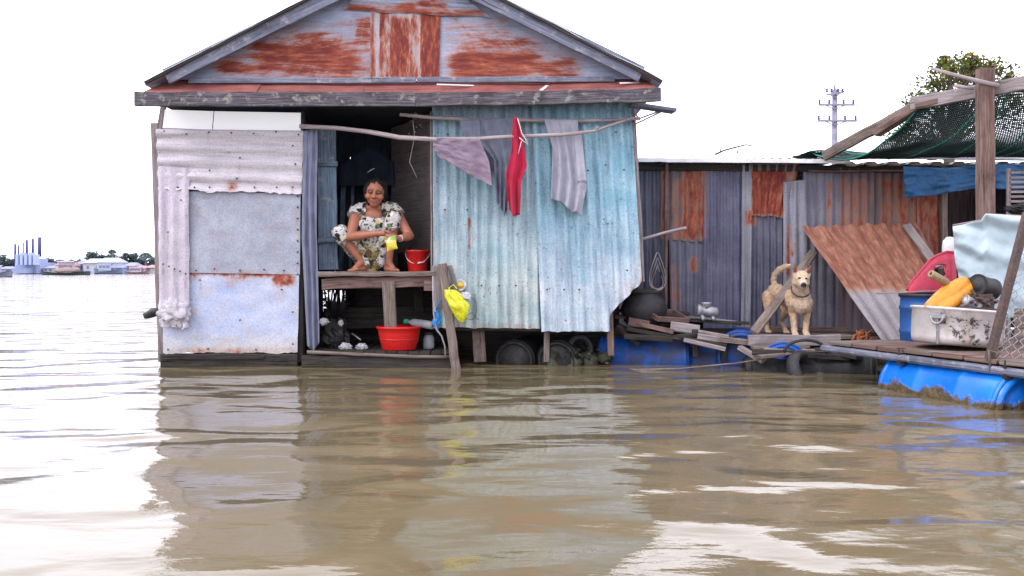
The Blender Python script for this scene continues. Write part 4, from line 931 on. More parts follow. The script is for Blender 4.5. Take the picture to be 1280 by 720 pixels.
sw('shed_brown', [(1088, 210), (1150, 210), (1150, 416), (1088, 416)], DS - .01, [(1100, 1150, 222, 330, .50, 8)], .09)
sw('shed_brown', [(1146, 212), (1182, 212), (1184, 400), (1146, 400)], DS - .03, [(1146, 1176, 222, 400, .62, 5)], .09)
mb = MB(); mb.bar(at(833, 200, DS - .05), at(832, 388, DS - .05), .03, .04, jit=.003); mb.build('door_jamb', M['timber_red'], shed)
mb = MB(); mb.bar(at(1180, 208, DS - .06), at(1181, 400, DS - .06), .06, .05, jit=.004); mb.build('corner_post', M['timber'], shed)
mb = MB(); mb.bar(at(796, 209, DS - .02), at(1290, 213, DS - .02), .04, .07, jit=.004); mb.build('wall_plate', M['timber_dark'], shed)
mb = MB(); mb.bar(at(1010, 214, DS - .08), at(1130, 214, DS - .08), .03, .02, jit=.006); mb.build('batten', M['timber_red'], shed); mb = MB(); mb.bar(at(920, 413, DS - .05), at(1060, 414, DS - .05), .06, .08, jit=.006); mb.build('sill_board', M['timber_red'], shed)
# roof sheets
XA, XB, XC = at(798, 0, 9.35).x, at(1062, 0, 9.35).x, at(1330, 0, 9.35).x
def roofgrid(x0, x1, z, amp, pitch, y0, y1, rise):
    mb = MB(); W = x1 - x0
    def fn(u, v):
        t = u * W / pitch * 2 * math.pi; w = max(-.7, min(.7, math.sin(t) * 1.5)) * amp
        return Vector((x0 + u * W, lerp(y0, y1, v) + .015 * n3(u * W * 1.7, 2), z + w + rise * v + .008 * n3(u * W * 1.3, v * 4, z)))
    mb.grid(fn, int(W / pitch * 10), 12, W, y1 - y0); return mb
zr = at(0, 200, 9.35).z
o = roofgrid(XA, XB, zr + .015, .010, .09, 9.36, 12.6, .10).build('roof_sheet', M['shed_pale'], shed)
mb = MB(); mb.bar((XA, 9.345, zr + .002), (XB, 9.345, zr - .018), .012, .042, jit=.0025, seg=20); mb.build('roof_flashing', M['white_trim'], shed)
o = roofgrid(XB - .08, XC, zr - .035, .022, .225, 9.30, 12.6, .14).build('roof_sheet', M['white_trim'], shed)
mb = MB(); mb.bar((XB - .3, 9.40, zr + .035), (XC, 9.40, zr + .010), .09, .018, jit=.004); mb.build('roof_flashing', M['white_trim'], shed)
def swall(p0, p1, z0, z1, mat='shed_grey'):
    p0, p1 = Vector(p0), Vector(p1); L = (p1 - p0).length; n = Vector((-(p1 - p0).y, (p1 - p0).x, 0)).normalized(); mb = MB()
    mb.grid(lambda u, v: p0.lerp(p1, u) + UP * lerp(z1, z0, v) + n * .012 * math.sin(u * L / .09 * 6.283), int(L / .09 * 6), 6, L, z1 - z0); mb.build('side_wall', M[mat], shed)
swall((at(797, 0, DS).x, DS + .05, 0), (at(797, 0, DS).x, 12.5, 0), .28, 2.02); swall((at(797, 0, DS).x, 12.5, 0), (XC, 12.5, 0), .28, 2.1)
swall((at(1181, 0, 11).x, 11.0, 0), (XC, 11.0, 0), .28, 2.0, 'shed_brown'); swall((XC - .02, 9.6, 0), (XC - .02, 12.5, 0), .28, 2.0)
mb = MB()
for k in range(14):
    x = lerp(XA, XC, (k + .5) / 14); mb.bar((x, 9.3, .245), (x, 12.5, .245), (XC - XA) / 14 - .015, .03, jit=.004)
mb.build('floor', M['timber_dark'], shed)
mb = MB(); mb.grid(lambda u, v: Vector((lerp(XA, XC, u), 9.75 + .02 * n3(u * 30, v * 4), lerp(.26, -.1, v))), 60, 4, 4, .3); mb.build('underfloor_board', M['timber_dark'], shed)  # dark board added to block the bright water behind the shed
# dry branch on the roof
mb = MB(); mb.tube([at(*p, 9.7) for p in ((894, 193), (905, 188), (920, 184), (932, 181), (946, 183))], [.012, .01, .009, .008, .003], 6); mb.tube([at(*p, 9.7) for p in ((900, 190), (903, 180), (912, 172), (922, 166), (926, 158))], [.006, .005, .004, .004, .003], 5); mb.tube([at(922, 191, 9.6), at(922, 189, 9.6)], .012, 6)
tag(mb.build('dry_branch', M['bark']), 'dry forked twig lying on the flat roof of the shed', 'branch')
# stick poking from the gap, wire coils, dark jar
mb = MB(); mb.tube([at(803, 299, 9.0), at(830, 291, 9.1), at(852, 286, 9.2), at(858, 285, 9.2)], [.015, .014, .016, .019], 8, jit=.1)
tag(mb.build('bare_pole', M['stick']), 'short bare stick poking out of the gap between house and shed', 'pole')
mb = MB()
for k in range(3):
    mb.tube([at(822 + (5 + 2 * k) * math.cos(a) + 3 * math.sin(2 * a), 345 - 3 * k + (16 + 4 * k) * math.sin(a), 9.45 - .02 * k + .03 * math.sin(3 * a)) for a in [q * .35 + k for q in range(18)]], .005, 5)
tag(mb.build('wire_coil', M['stick']), 'loose coil of pale wire hanging in the gap between house and shed', 'wire')
c = at(805, 378, 9.15); c.z = .33
t = thing('water_jar', 'big dark round water jar standing between the house and the shed', 'jar', c); mb = MB(); mb.lathe([(0, 0), (.12, 0), (.20, .08), (.235, .2), (.20, .30), (.15, .34), (.155, .37), (.14, .37), (.13, .33), (0, .3)], mat_at(c), 32, wob=.02); mb.build('jar_body', M['black_scrap'], t)
mb = MB(); mb.lathe([(.16, .365), (.17, .385), (.05, .40), (0, .405)], mat_at(c), 28); mb.build('lid', M['timber_dark'], t)
# ---- deck of the shed: planks and beams over drums
ZP = .285
deck = thing('shed_deck', 'ramshackle walkway of loose grey planks in front of the shed', 'deck', (at(930, 0, 8.9).x, 8.9, ZP))
def plank(p0, p1, w, h, mat='timber', nm='plank', jit=.005, up=None):
    mb = MB(); mb.bar(p0, p1, w, h, up=up, jit=jit, bow=random.uniform(-.008, .008)); mb.build(nm, M[mat], deck)
plank(at(935, 425, 8.55), at(1050, 424, 8.50), .05, .10, 'timber_grey', 'edge_beam')
plank(at(936, 421, 8.85), at(1062, 420, 8.85), .30, .035); plank(at(940, 418, 9.2), at(1075, 418, 9.2), .32, .035, 'timber_dark')
plank(at(872, 419, 8.80), at(910, 425, 8.74), .09, .09, 'timber_grey', jit=.008); plank(at(838, 408, 8.95), at(874, 413, 8.9), .11, .09, 'timber_grey', jit=.008); plank(at(786, 402, 9.0), at(812, 406, 8.96), .10, .085, 'timber_red')
plank(at(784, 411, 8.90), at(908, 433, 8.68), .07, .035, 'timber_dark'); plank(at(855, 424, 8.72), at(907, 436, 8.62), .05, .04, 'timber_grey')
plank(at(768, 396, 9.15), at(935, 404, 9.1), .16, .03, 'timber_dark'); plank(at(900, 424, 8.72), at(950, 430, 8.62), .12, .05, 'timber'); plank(at(852, 396, 9.3), at(934, 404, 9.12), .09, .025, 'timber_grey'); plank(at(766, 388, 9.35), at(860, 392, 9.35), .2, .03, 'timber_dark')
plank(at(955, 437, 8.36), at(1050, 441, 8.30), .05, .04, 'timber_grey', 'edge_beam'); plank(at(940, 434, 8.48), at(1010, 433, 8.48), .12, .03, 'timber')
plank(at(1000, 418, 9.0), at(1110, 424, 8.8), .25, .03, 'timber_red'); plank(at(766, 417, 9.2), at(930, 417, 9.2), .06, .10, 'timber_dark', 'edge_beam')
for px, py, D in ((905, 440, 8.75), (936, 442, 8.75)): plank(at(px, 430, D), at(px, 452, D), .05, .05, 'timber_dark', 'stub_post')
plank(at(940, 440, 8.30), at(1062, 447, 8.12), .05, .05, 'timber_dark', 'edge_beam'); plank(at(948, 446, 8.2), at(1010, 438, 8.3), .10, .03, 'timber'); plank(at(1022, 436, 8.35), at(1075, 446, 8.05), .14, .03, 'timber_dark'); plank(at(925, 434, 8.5), at(955, 452, 8.3), .07, .04, 'timber_grey')
plank(at(780, 420, 8.8), at(840, 424, 8.8), .06, .05, 'timber_dark'); plank(at(800, 405, 8.9), at(842, 414, 8.8), .10, .04, 'timber_red'); plank(at(846, 420, 8.78), at(884, 417, 8.9), .12, .03, 'timber_dark'); plank(at(772, 408, 9.0), at(800, 430, 8.85), .05, .05, 'timber_dark', 'stub_post'); plank(at(868, 412, 8.85), at(870, 446, 8.8), .05, .05, 'timber_dark', 'stub_post')
# drums under the walkway
for px, D, ax, z, lab in ((806, 9.15, (1, -.25, .05), .03, 'blue drum under the walkway nearest the blue wall'), (880, 9.1, (1, -.3, 0), .0, 'blue drum half hidden under the jumbled planks'), (926, 9.15, (.25, 1, 0), .10, 'blue drum end showing at the foot of the leaning pole'), (980, 8.75, (.3, 1, 0), .02, 'blue drum under the beam below the dog')):
    c = at(px, 0, D); c.z = z; drum('blue_drum', lab, c, ax, .92, .235, M['shaded_drum'])
# the leaning pole by the dog
mb = MB(); mb.bar(at(943, 416, 8.58), at(1017, 316, 9.42), .085, .045, up=(0, -.7, .7), jit=.003, seg=8)
tag(mb.build('leaning_plank', M['timber']), 'weathered plank leaning from the deck to the shed wall past the dog', 'plank')
# tray, pump
c = at(832, 392, 9.05)
t = thing('wooden_tray', 'shallow dark wooden tray tilted on the walkway', 'tray', c); R = Euler((math.radians(16), math.radians(4), math.radians(24))).to_matrix()
c.z = .455
def tr(x, y, z): return c + R @ Vector((x, y, z))
mb = MB(); mb.bar(tr(-.17, 0, 0), tr(.17, 0, 0), .26, .014, up=R @ UP); mb.build('tray_base', M['timber_dark'], t)
for a, b_ in (((-.18, -.14), (.18, -.14)), ((-.18, .14), (.18, .14)), ((-.18, -.127), (-.18, .127)), ((.18, -.127), (.18, .127))):
    mb = MB(); mb.bar(tr(*a, .022), tr(*b_, .022), .018, .05, up=R @ UP, jit=.001); mb.build('tray_side', M['timber_red'], t)
mb = MB(); mb.tube([at(818, 404, 9.1), at(838, 403, 9.1)], .05, 8, jit=.2); tag(mb.build('log', M['timber_dark']), 'short dark log under the tilted wooden tray', 'log')
c = at(881, 389, 9.02)
t = thing('water_pump', 'small silvery cast metal pump head standing on the planks', 'pump', c)
mb = MB(); mb.lathe([(0, -.02), (.055, -.02), (.06, 0), (.05, .02), (.042, .06), (.055, .10), (.05, .17), (.03, .19), (0, .19)], mat_at(at(874, 388, 9.0), 0, math.radians(97), 0), 24); mb.build('pump_body', M['dull_metal'], t)
mb = MB(); mb.lathe([(0, 0), (.035, 0), (.038, .03), (.05, .05), (.05, .065), (0, .065)], mat_at(at(883, 386, 9.0)), 20); mb.build('flange', M['dull_metal'], t)
for px in (876, 889):
    mb = MB(); mb.cone(at(px, 392, 9.0), .02, at(px + 3, 398.5, 8.98), .022, 10); mb.build('foot', M['dull_metal'], t)
# coconut husk heap, floating rope, tyres, pipes
c = at(1072, 421, 8.75)
mb = MB()
for k in range(46):
    a = Vector((random.gauss(0, .05), random.gauss(0, .05), 0)); d = Vector((random.uniform(-.06, .10), random.uniform(-.05, .05), random.uniform(.0, .13)))
    b_ = c + a + Vector((0, 0, -.05)); mb.tube([b_, b_ + d * .5 + Vector((0, 0, .02)), b_ + d], [.012, .010, .003], 5)
tag(mb.build('dried_fronds', plain_mat('orange_dry_leaf', (.34, .12, .05), .8, .2, .4, sc=20.)), 'heap of curled orange brown dried leaves beside the leaning sheet', 'dry leaves')
c = at(1086, 433, 8.25)
t = thing('scrubbing_brush', 'turquoise brush with white bristles lying on the deck edge', 'brush', c)
mb = MB(); mb.bar(c + Vector((-.09, 0, -.02)), c + Vector((.10, -.02, -.02)), .05, .03, up=UP, jit=.002, ch=.3); mb.build('brush_back', plain_mat('turquoise_plastic', (.04, .40, .48), .4, .5, .1), t)
mb = MB()
for k in range(40): p = c + Vector((-.09 + .19 * random.random(), random.uniform(-.02, .02), -.004)); mb.tube([p, p + Vector((random.uniform(-.008, .008), random.uniform(-.006, .006), .028))], .006, 4)
mb.build('bristles', M['white_plastic'], t)
tyre('old_tyre', 'old car tyre hanging half under the deck below the dog', at(1008, 466, 8.12), .17, .055, (math.radians(60), math.radians(18), .5))
c = at(1044, 446, 8.3); c.z = .0
drum('muddy_drum', 'grey muddy drum beside the hanging tyre', c, (1, -.35, 0), .7, .18, M['mud_drum'])
c = at(985, 452, 8.4); c.z = -.05
drum('muddy_drum', 'grey muddy drum low in the water under the dog', c, (1, -.15, 0), .8, .18, M['mud_drum'])
mb = MB(); mb.tube([at(*p, d) for p, d in (((758, 461), 8.65), ((800, 462), 8.5), ((850, 461), 8.35), ((920, 454), 8.25), ((980, 444), 8.2), ((1005, 439), 8.2), ((1030, 440), 8.2))], .009, 6)
tag(mb.build('mooring_line', M['timber']), 'thin slack mooring line running from the deck along the water', 'rope')
mb = MB(); mb.tube([at(1007 + 27 * math.cos(a), 441 - 16 * math.sin(a), 8.14) for a in [k * math.pi / 12 for k in range(13)]], .014, 8); tag(mb.build('black_hose', M['rubber']), 'black hose arched over the tyre below the dog', 'hose')
# leaning sheet
o = sheet('leaning_sheet', M['lean'], [(1002, 283), (1146, 279), (1228, 432), (1111, 438)], [9.42, 9.42, 8.45, 8.40], None, 'v', .14, .016, dent=.008, jagt=.01,
          rust=[(990, 1300, 270, 368, .84, 10), (1150, 1200, 300, 420, .5, 15)])
tag(o, 'rusty corrugated iron sheet leaning against the shed, its lower end bare grey', 'iron sheet')
mb = MB(); mb.bar(at(1133, 281, 9.30), at(1172, 334, 8.98), .09, .02, up=(0, -.8, .6), jit=.002); tag(mb.build('leaning_board', M['timber_grey']), 'narrow grey board leaning on the upper right of the rusty sheet', 'board')
# blue tarpaulin under the shed eave
o = cloth('blue_tarpaulin', M['tarp_blue'], [(0, 208), (.5, 210), (1, 206)], [(0, 1129), (1, 1131)], [(0, 1234), (1, 1231)], [(0, 247), (.3, 245), (.6, 240), (1, 233)], 9.2, 2.2, .03, 40, 20, wr=.03)
tag(o, 'blue tarpaulin rolled down under the eave of the shed', 'tarpaulin')
o = cloth('blue_tarpaulin', M['tarp_blue'], [(0, 206), (1, 204)], [(0, 1240), (1, 1243)], [(0, 1330), (1, 1330)], [(0, 236), (1, 240)], 9.25, 2.2, .03, 24, 14, wr=.03); tag(o, 'strip of blue tarpaulin right of the tall post', 'tarpaulin')
# ================================================================== near float with drum, pot and fence at the right
ZF = .335
rail0, rail1 = Vector((2.70, 7.72, .255)), Vector((3.38, 5.66, .25))
dr_ = (rail1 - rail0).normalized(); nb_ = Vector((-dr_.y, dr_.x, 0)); 
if nb_.x < 0: nb_ = -nb_
fl = thing('near_float', 'near corner raft with a grey pipe rail along its edge over a big blue drum', 'raft', (3.6, 6.9, .2))
mb = MB(); mb.bar(rail0 - dr_ * .1, rail1 + dr_ * .4, .05, .055, jit=.002, seg=14, ch=.3); mb.build('edge_rail', M['barge'], fl)
for k in range(8):
    p = rail0 + dr_ * (.15 + k * .29); p.z = ZF - .025
    mb = MB(); mb.bar(p - nb_ * .02, p + nb_ * 1.8, .27, .03, jit=.004); mb.build('plank', M['timber_red'] if k % 3 else M['timber'], fl)
mb = MB(); mb.bar(rail0 + nb_ * .12 + UP * .035, rail1 + nb_ * .12 + UP * .035 + dr_ * .3, .06, .05, jit=.005); mb.bar(rail0 + nb_ * 1.3 + UP * .03, rail1 + nb_ * 1.3 + UP * .03, .06, .06, jit=.005); mb.build('beam', M['timber_dark'], fl)
for f, px in ((.38, 0), (.83, 0)):
    p = rail0.lerp(rail1, f); mb = MB(); mb.bar(p + UP * .075 + nb_ * .01, p - UP * .055 + nb_ * .01, .055, .045, jit=.002); mb.build('bracket', M['timber_dark'], fl)
Rd = .30
a0, a1 = at(1096, 485, 7.15), at(1247, 513, 5.95); a0.z = a1.z = 0
ax = (a1 - a0).normalized(); nd = Vector((-ax.y, ax.x, 0)); nd = nd if nd.x > 0 else -nd
c = (a0 + a1) / 2 + nd * Rd * .97; c.z = -.02
drum('blue_drum', 'big bright blue drum with a scummy waterline under the near pipe rail', c, (ax.x, ax.y, -.02), (a1 - a0).length, Rd, M['blue_drum'])
c2 = c + nd * .75 + Vector((0, .3, .0)); drum('blue_drum', 'blue drum behind the big near drum under the pot', c2, ax, 1.0, .29, M['blue_drum'])
c3 = a1 + ax * .42 + nd * .36; c3.z = -.02
drum('muddy_drum', 'mud grey drum at the right edge beyond the big blue drum', c3, (.9, .5, 0), .7, .27, M['mud_drum'])
# the big pot and what lies in it
pc = at(1195, 432, 6.95); pc.z = ZF + .012
t = thing('cooking_pot', 'large battered aluminium pot with black stains full of scrap', 'pot', pc)
g = G('stained_aluminium'); p = g.obj(); n1 = g.noise(p, 5., 6, .7); n2_ = g.noise(p, 16., 6, .75)
col = g.mix(g.ramp(n1, [(.35, 0.0), (.65, 1.0)]), (.50, .46, .45), (.66, .62, .62))
soot = g.math('MULTIPLY', g.ramp(n2_, [(.52, 0.0), (.58, .92)]), g.ramp(g.noise(p, 3.2, 3), [(.46, 0.0), (.56, 1.0)]))
col = g.mix(g.ramp(g.noise(g.scale(p, (6., 6., 1.)), 1.5, 4), [(.55, 0.0), (.7, .55)]), col, (.36, .27, .14))
z = g.n('SeparateXYZ', {0: p}).outputs[2]
col = g.mix(g.ramp(z, [(pc.z + .015, .75), (pc.z + .07, 0.0)]), col, (.13, .10, .07))
col = g.mix(soot, col, (.03, .022, .024))
M['pot'] = g.done(col, .42, .5, .15, g.bump(n2_, .004))
mb = MB(); mb.lathe([(0, .004), (.30, .004), (.315, .02), (.322, .06), (.326, .255), (.335, .262), (.342, .272), (.335, .282), (.318, .276), (.314, .06), (.30, .03), (0, .03)], mat_at(pc, math.radians(-1), math.radians(4.5), 0), 56, wob=.012); mb.build('pot_body', M['pot'], t)
for an in (math.radians(222), math.radians(20)):
    mb = MB(); b_ = pc + Vector((math.cos(an), math.sin(an), 0)) * .335 + UP * .235; s_ = Vector((-math.sin(an), math.cos(an), 0)); o_ = Vector((math.cos(an), math.sin(an), 0))
    mb.tube([b_ + s_ * .045 * math.cos(q) + (o_ * .012 - UP * .055) * math.sin(q) for q in [k * math.pi / 10 for k in range(11)]], .008, 8); mb.bar(b_ - s_ * .06 - o_ * .004, b_ + s_ * .06 - o_ * .004, .012, .03, up=UP); mb.build('handle', M['dull_metal'], t)
mb = MB(); b_ = pc + Vector((math.cos(3.87), math.sin(3.87), 0)) * .329; mb.bar(b_ + UP * .21, b_ + UP * .03, .012, .012, jit=.001); mb.build('seam', M['dull_metal'], t)
# scrap: orange float, tan tube, engine parts
M['orange_plastic'] = plain_mat('orange_plastic', (.66, .25, .012), .38, .5, .18, dirtamt=.3, dirt=(.25, .12, .03))
A, B = at(1164, 384, 6.86), at(1203, 356, 7.0)
t = thing('orange_float', 'rounded orange yellow plastic float sticking out of the pot', 'float', A)
mb = MB(); mb.chain([(A, .055), (A.lerp(B, .35), .072), (A.lerp(B, .65), .078), (B, .062)], 18); mb.chain([(A + Vector((.07, -.03, -.01)), .05), (B + Vector((.035, -.03, -.035)), .052)], 16)
fm = fuse(mb, .007, 4); link('float_body', fm, M['orange_plastic'], t)
mb = MB(); d = (B - A).normalized(); mb.cone(B + d * .04, .022, B + d * .085, .018, 12, True); mb.build('nozzle', M['black_scrap'], t)
A, B = at(1163, 342, 6.9), at(1186, 355, 6.96); mb = MB(); q = (B - A).to_track_quat('Z', 'Y').to_matrix().to_4x4()
mb.lathe([(.012, .01), (.015, 0), (.028, 0), (.031, .01), (.031, .17), (.024, .175), (0, .175)], Matrix.Translation(A) @ q, 20)
tag(mb.build('hollow_tube', plain_mat('tan_tube', (.33, .24, .14), .7, .3, .2)), 'short hollow tan tube lying on the orange float', 'tube')
t = thing('engine_part', 'dark rusty engine block with a drum shaped housing heaped in the pot', 'engine part', at(1225, 370, 6.95))
M['rusty_iron'] = plain_mat('rusty_iron', (.075, .05, .045), .7, .4, .5, dirt=(.17, .07, .04), dirtamt=.6, sc=12., bump=.006)
def cyl(mb, a, b_, r, prof=None):
    q = (b_ - a).to_track_quat('Z', 'Y').to_matrix().to_4x4(); L = (b_ - a).length
    mb.lathe([(0, -.004), (r * .5, -.004), (r * .55, .006), (r * .92, .006), (r, 0), (r, .02), (r * .94, .03), (r * .94, L - .03), (r, L - .02), (r, L), (r * .6, L + .004), (0, L + .004)], Matrix.Translation(a) @ q, 28)
mb = MB(); cyl(mb, at(1221, 356, 6.9), at(1240, 362, 6.98), .085); mb.build('housing', M['black_scrap'], t)
mb = MB(); mb.bar(at(1211, 378, 6.9), at(1236, 382, 6.9), .16, .09, up=UP, jit=.006); mb.bar(at(1220, 374, 6.88), at(1238, 372, 6.88), .08, .07, up=UP, jit=.006); mb.build('block', M['rusty_iron'], t)
mb = MB(); cyl(mb, at(1204, 375, 6.84), at(1222, 384, 6.86), .05)
mb.build('cylinder', M['dull_metal'], t)
mb = MB()
for k in range(7): p = at(1214 + 5 * k, 378 + 4 * math.sin(k * 2.1), 6.80 + .02 * math.sin(k)); mb.tube([p, p + Vector((.0, -.03, .012))], .012, 6)
mb.tube([at(1214, 362, 6.85), at(1219, 368, 6.84), at(1214, 374, 6.84), at(1222, 378, 6.82)], .012, 7); mb.build('bolts_and_pipe', M['rusty_iron'], t)
mb = MB(); mb.ball(at(1200, 392, 6.95), (.28, .26, .06), bump=.4); tag(mb.build('scrap_heap', M['rusty_iron']), 'loose rusty scrap filling the large aluminium pot', 'scrap')
# upright blue barrel behind, red panel, stick, bottle
c = at(1158, 420, 7.75); c.z = ZP
t = thing('blue_barrel', 'dark blue barrel standing upright behind the pot', 'barrel', c)
mb = MB(); mb.lathe([(0, 0), (.19, 0), (.205, .02), (.21, .1), (.218, .11), (.218, .13), (.21, .14), (.21, .30), (.218, .31), (.218, .33), (.21, .34), (.205, .40), (.212, .405), (.212, .43), (.19, .43), (.185, .41), (0, .41)], mat_at(c), 40); mb.build('barrel_body', plain_mat('blue_barrel_plastic', (.012, .085, .30), .4, .5, .2, dirtamt=.3), t)
mb = MB(); mb.lathe([(.212, .41), (.222, .415), (.222, .435), (.212, .44)], mat_at(c), 40); mb.build('rim', M['black_scrap'], t)
mb = MB(); mb.bar(at(1095, 367, 7.9), at(1172, 363.5, 7.8), .03, .012, jit=.001); tag(mb.build('thin_lath', M['timber_grey']), 'thin pale lath lying level above the blue barrel', 'lath')
c = at(1170, 345, 7.9)
t = thing('red_plastic_panel', 'crimson plastic panel with a square hole tipped up behind the pot', 'panel', c)
M['crimson_plastic'] = plain_mat('crimson_plastic', (.38, .012, .045), .4, .5, .25, dirtamt=.25, dirt=(.2, .1, .1))
mb = MB()
L_ = [(1134, 363), (1140, 352), (1152, 338), (1163, 325), (1172, 319), (1184, 315), (1195, 316)]; Lb = [(1135, 366), (1145, 366), (1155, 366), (1165, 366), (1175, 366), (1185, 366), (1197, 366)]
def rf(u, v):
    k = u * 6; i = min(5, int(k)); f = k - i; tp = lerp(L_[i][0], L_[i+1][0], f), lerp(L_[i][1], L_[i+1][1], f); bt = lerp(Lb[i][0], Lb[i+1][0], f), lerp(Lb[i][1], Lb[i+1][1], f)
    x, y = lerp(tp[0], bt[0], v), lerp(tp[1], bt[1], v); e = .05 * (1 - min(1, v * 7)) + .03 * (1 - min(1, (1 - u) * 10))
    return at(x, y, 7.9 - .10 * v + .05 * math.sin(u * 3) + e)
def hole(u, v):
    p = rf(u, v); x, y = CX + p.x * F / p.y, HY - (p.z - H) * F / p.y; return not (1166 + (345 - y) * .25 < x < 1181 + (345 - y) * .15 and 331 < y < 346)
mb.grid(rf, 48, 36, .4, .3, keep=hole); o = mb.build('panel', M['crimson_plastic'], t); o.modifiers.new('t', 'SOLIDIFY').thickness = .008
mb = MB(); mb.tube([rf(k / 12, 0) for k in range(13)], .014, 8); mb.tube([rf(.72, .02), rf(.80, .5), rf(.98, .9)], .010, 6); mb.build('lip', M['crimson_plastic'], t)
c = at(1187, 318, 8.05); c.z = at(0, 322, 8.05).z
t = thing('white_bottle', 'white rounded plastic bottle behind the crimson panel', 'bottle', c)
mb = MB(); mb.lathe([(0, -.1), (.055, -.1), (.062, -.09), (.062, .10), (.055, .15), (.035, .17), (.03, .18), (0, .185)], mat_at(c), 24); mb.build('bottle_body', M['white_plastic'], t)
mb = MB(); mb.lathe([(.0625, -.02), (.0645, -.015), (.0645, .0), (.0625, .005)], mat_at(c), 24); mb.build('band', M['rusty_iron'], t)
mb = MB(); b_ = c - UP * .1; mb.bar(Vector((b_.x, b_.y, ZP)), b_, .3, .3, up=(0, 1, 0), jit=.004); tag(mb.build('crate_stand', M['timber_dark']), 'dark wooden box carrying the white bottle behind the crimson panel', 'box')
# the tall post, beams and net
mb = MB(); p0, p1 = at(1232, 400, 7.62), at(1231.5, 86, 7.6); p0.z = ZP - .05
mb.bar(p0, p1, .125, .10, up=(0, 1, 0), jit=.003, seg=14); tag(mb.build('tall_post', M['timber_red']), 'tall square timber post carrying the net beams at the right', 'post')
mb = MB(); mb.bar(at(1030, 195, 9.2), at(1142, 135, 8.35), .05, .10, jit=.003, seg=10); tag(mb.build('roof_pole', M['timber']), 'rising pole from the shed roof up to the net beam', 'beam', None)
mb = MB(); mb.bar(at(1096, 168, 8.60), at(1150, 134, 8.28), .12, .05, jit=.003); mb.bar(at(1148, 133, 8.26), at(1176, 127, 8.1), .12, .05, jit=.003); tag(mb.build('short_board', M['timber_red']), 'short brown board fixed under the joint of the sloping beams', 'board')
mb = MB(); mb.bar(at(1140, 130, 8.30), at(1300, 100, 7.35), .05, .115, jit=.003, seg=12); tag(mb.build('net_beam', M['timber_grey']), 'long grey beam crossing the tall post and carrying the net', 'beam')
mb = MB(); mb.tube([at(*p, 7.55) for p in ((1164, 85.5), (1190, 93), (1220, 101), (1248, 107))], [.012, .017, .019, .02], 8, jit=.08); mb.tube([at(1193, 107, 7.7), at(1218, 111, 7.66)], .015, 7)
tag(mb.build('thin_branch', M['stick']), 'thin bare branch jutting left from the top of the tall post', 'branch')
M['net'] = plain_mat('dark_green_net', (.010, .035, .034), .7, .3, .4, dirtamt=.0); M['green_rope'] = plain_mat('green_rope', (.03, .26, .17), .6, .3, .3, dirtamt=.1)
TL, TR, BR, BL = at(1150, 131, 8.25), at(1312, 100, 7.35), at(1312, 196, 9.3), at(1012, 189, 9.5)
def net(u, v):
    p = TL.lerp(TR, u).lerp(BL.lerp(BR, u), v); s = 4 * v * (1 - v)
    p += Vector((0, 0, -.26 * s * (1 - .35 * u))); l = sstep(.55, .9, v) * (1 - sstep(.55, .8, u))
    return p + UP * (.05 * l * abs(n3(u * 14, v * 10)) + .02 * n3(u * 5, v * 5))
t = thing('shade_net', 'dark green net sagging from the beam down to the shed roof', 'net', TL.lerp(BR, .5))
mb = MB(); NU, NV = 74, 62
for i in range(NU + 1): mb.tube([net(i / NU, k / 24) for k in range(25)], .0058, 3, caps=False)
for j in range(NV + 1): mb.tube([net(k / 24, j / NV) for k in range(25)], .0058, 3, caps=False)
mb.build('mesh', M['net'], t)
for u0, v0, u1, v1 in ((.58, 0, .12, 1), (.72, .0, .45, 1), (.98, .05, .70, .8), (.99, .45, .62, .98), (.0, .03, .0, 1)):
    mb = MB(); mb.tube([net(lerp(u0, u1, k / 14), lerp(v0, v1, k / 14)) + Vector((0, -.012, 0)) for k in range(15)], .008, 6); mb.build('rope', M['green_rope'], t)
mb = MB(); mb.grid(lambda u, v: Vector((lerp(at(1006, 0, 9.4).x, at(1320, 0, 9.4).x, u), 9.4 + .5 * v, at(0, 191, 9.4).z + .02 * n3(u * 30, v * 5) + .03 * n3(u * 9, v * 2))), 80, 8, 3, .5); o = mb.build('hem', M['net'], t)
# white cloth over a line
lz = at(1232, 268, 7.2)
def wc(u, v): return .028 * math.sin(15 * (v * 1.1 - .9 * u * (1 - u) - .25 * u)) * (1 - .75 * v) + .012 * math.sin(34 * (v - .5 * u + .3 * u * u)) * (1 - v)
M['white_cloth'] = cloth_mat('white_cotton', (.44, .54, .58), (.37, .47, .51))
o = cloth('white_cloth', M['white_cloth'], [(0, 283), (.30, 276), (.34, 267), (1, 273)], [(0, 1191), (.5, 1194), (1, 1205)], [(0, 1312), (1, 1312)], [(0, 372), (.3, 392), (.5, 397), (1, 400)], 7.2, 1.0, .03, 60, 70, wr=.012, slack=.5, extra=wc)
tag(o, 'pale blue white cloth draped over a line behind the pot', 'cloth')
mb = MB(); mb.tube([at(1191, 281.5, 7.23), at(1227, 275, 7.23), at(1232, 267.5, 7.23), at(1330, 272.5, 7.23)], .006, 6); tag(mb.build('cloth_line', M['stick']), 'thin line holding up the pale draped cloth', 'line')
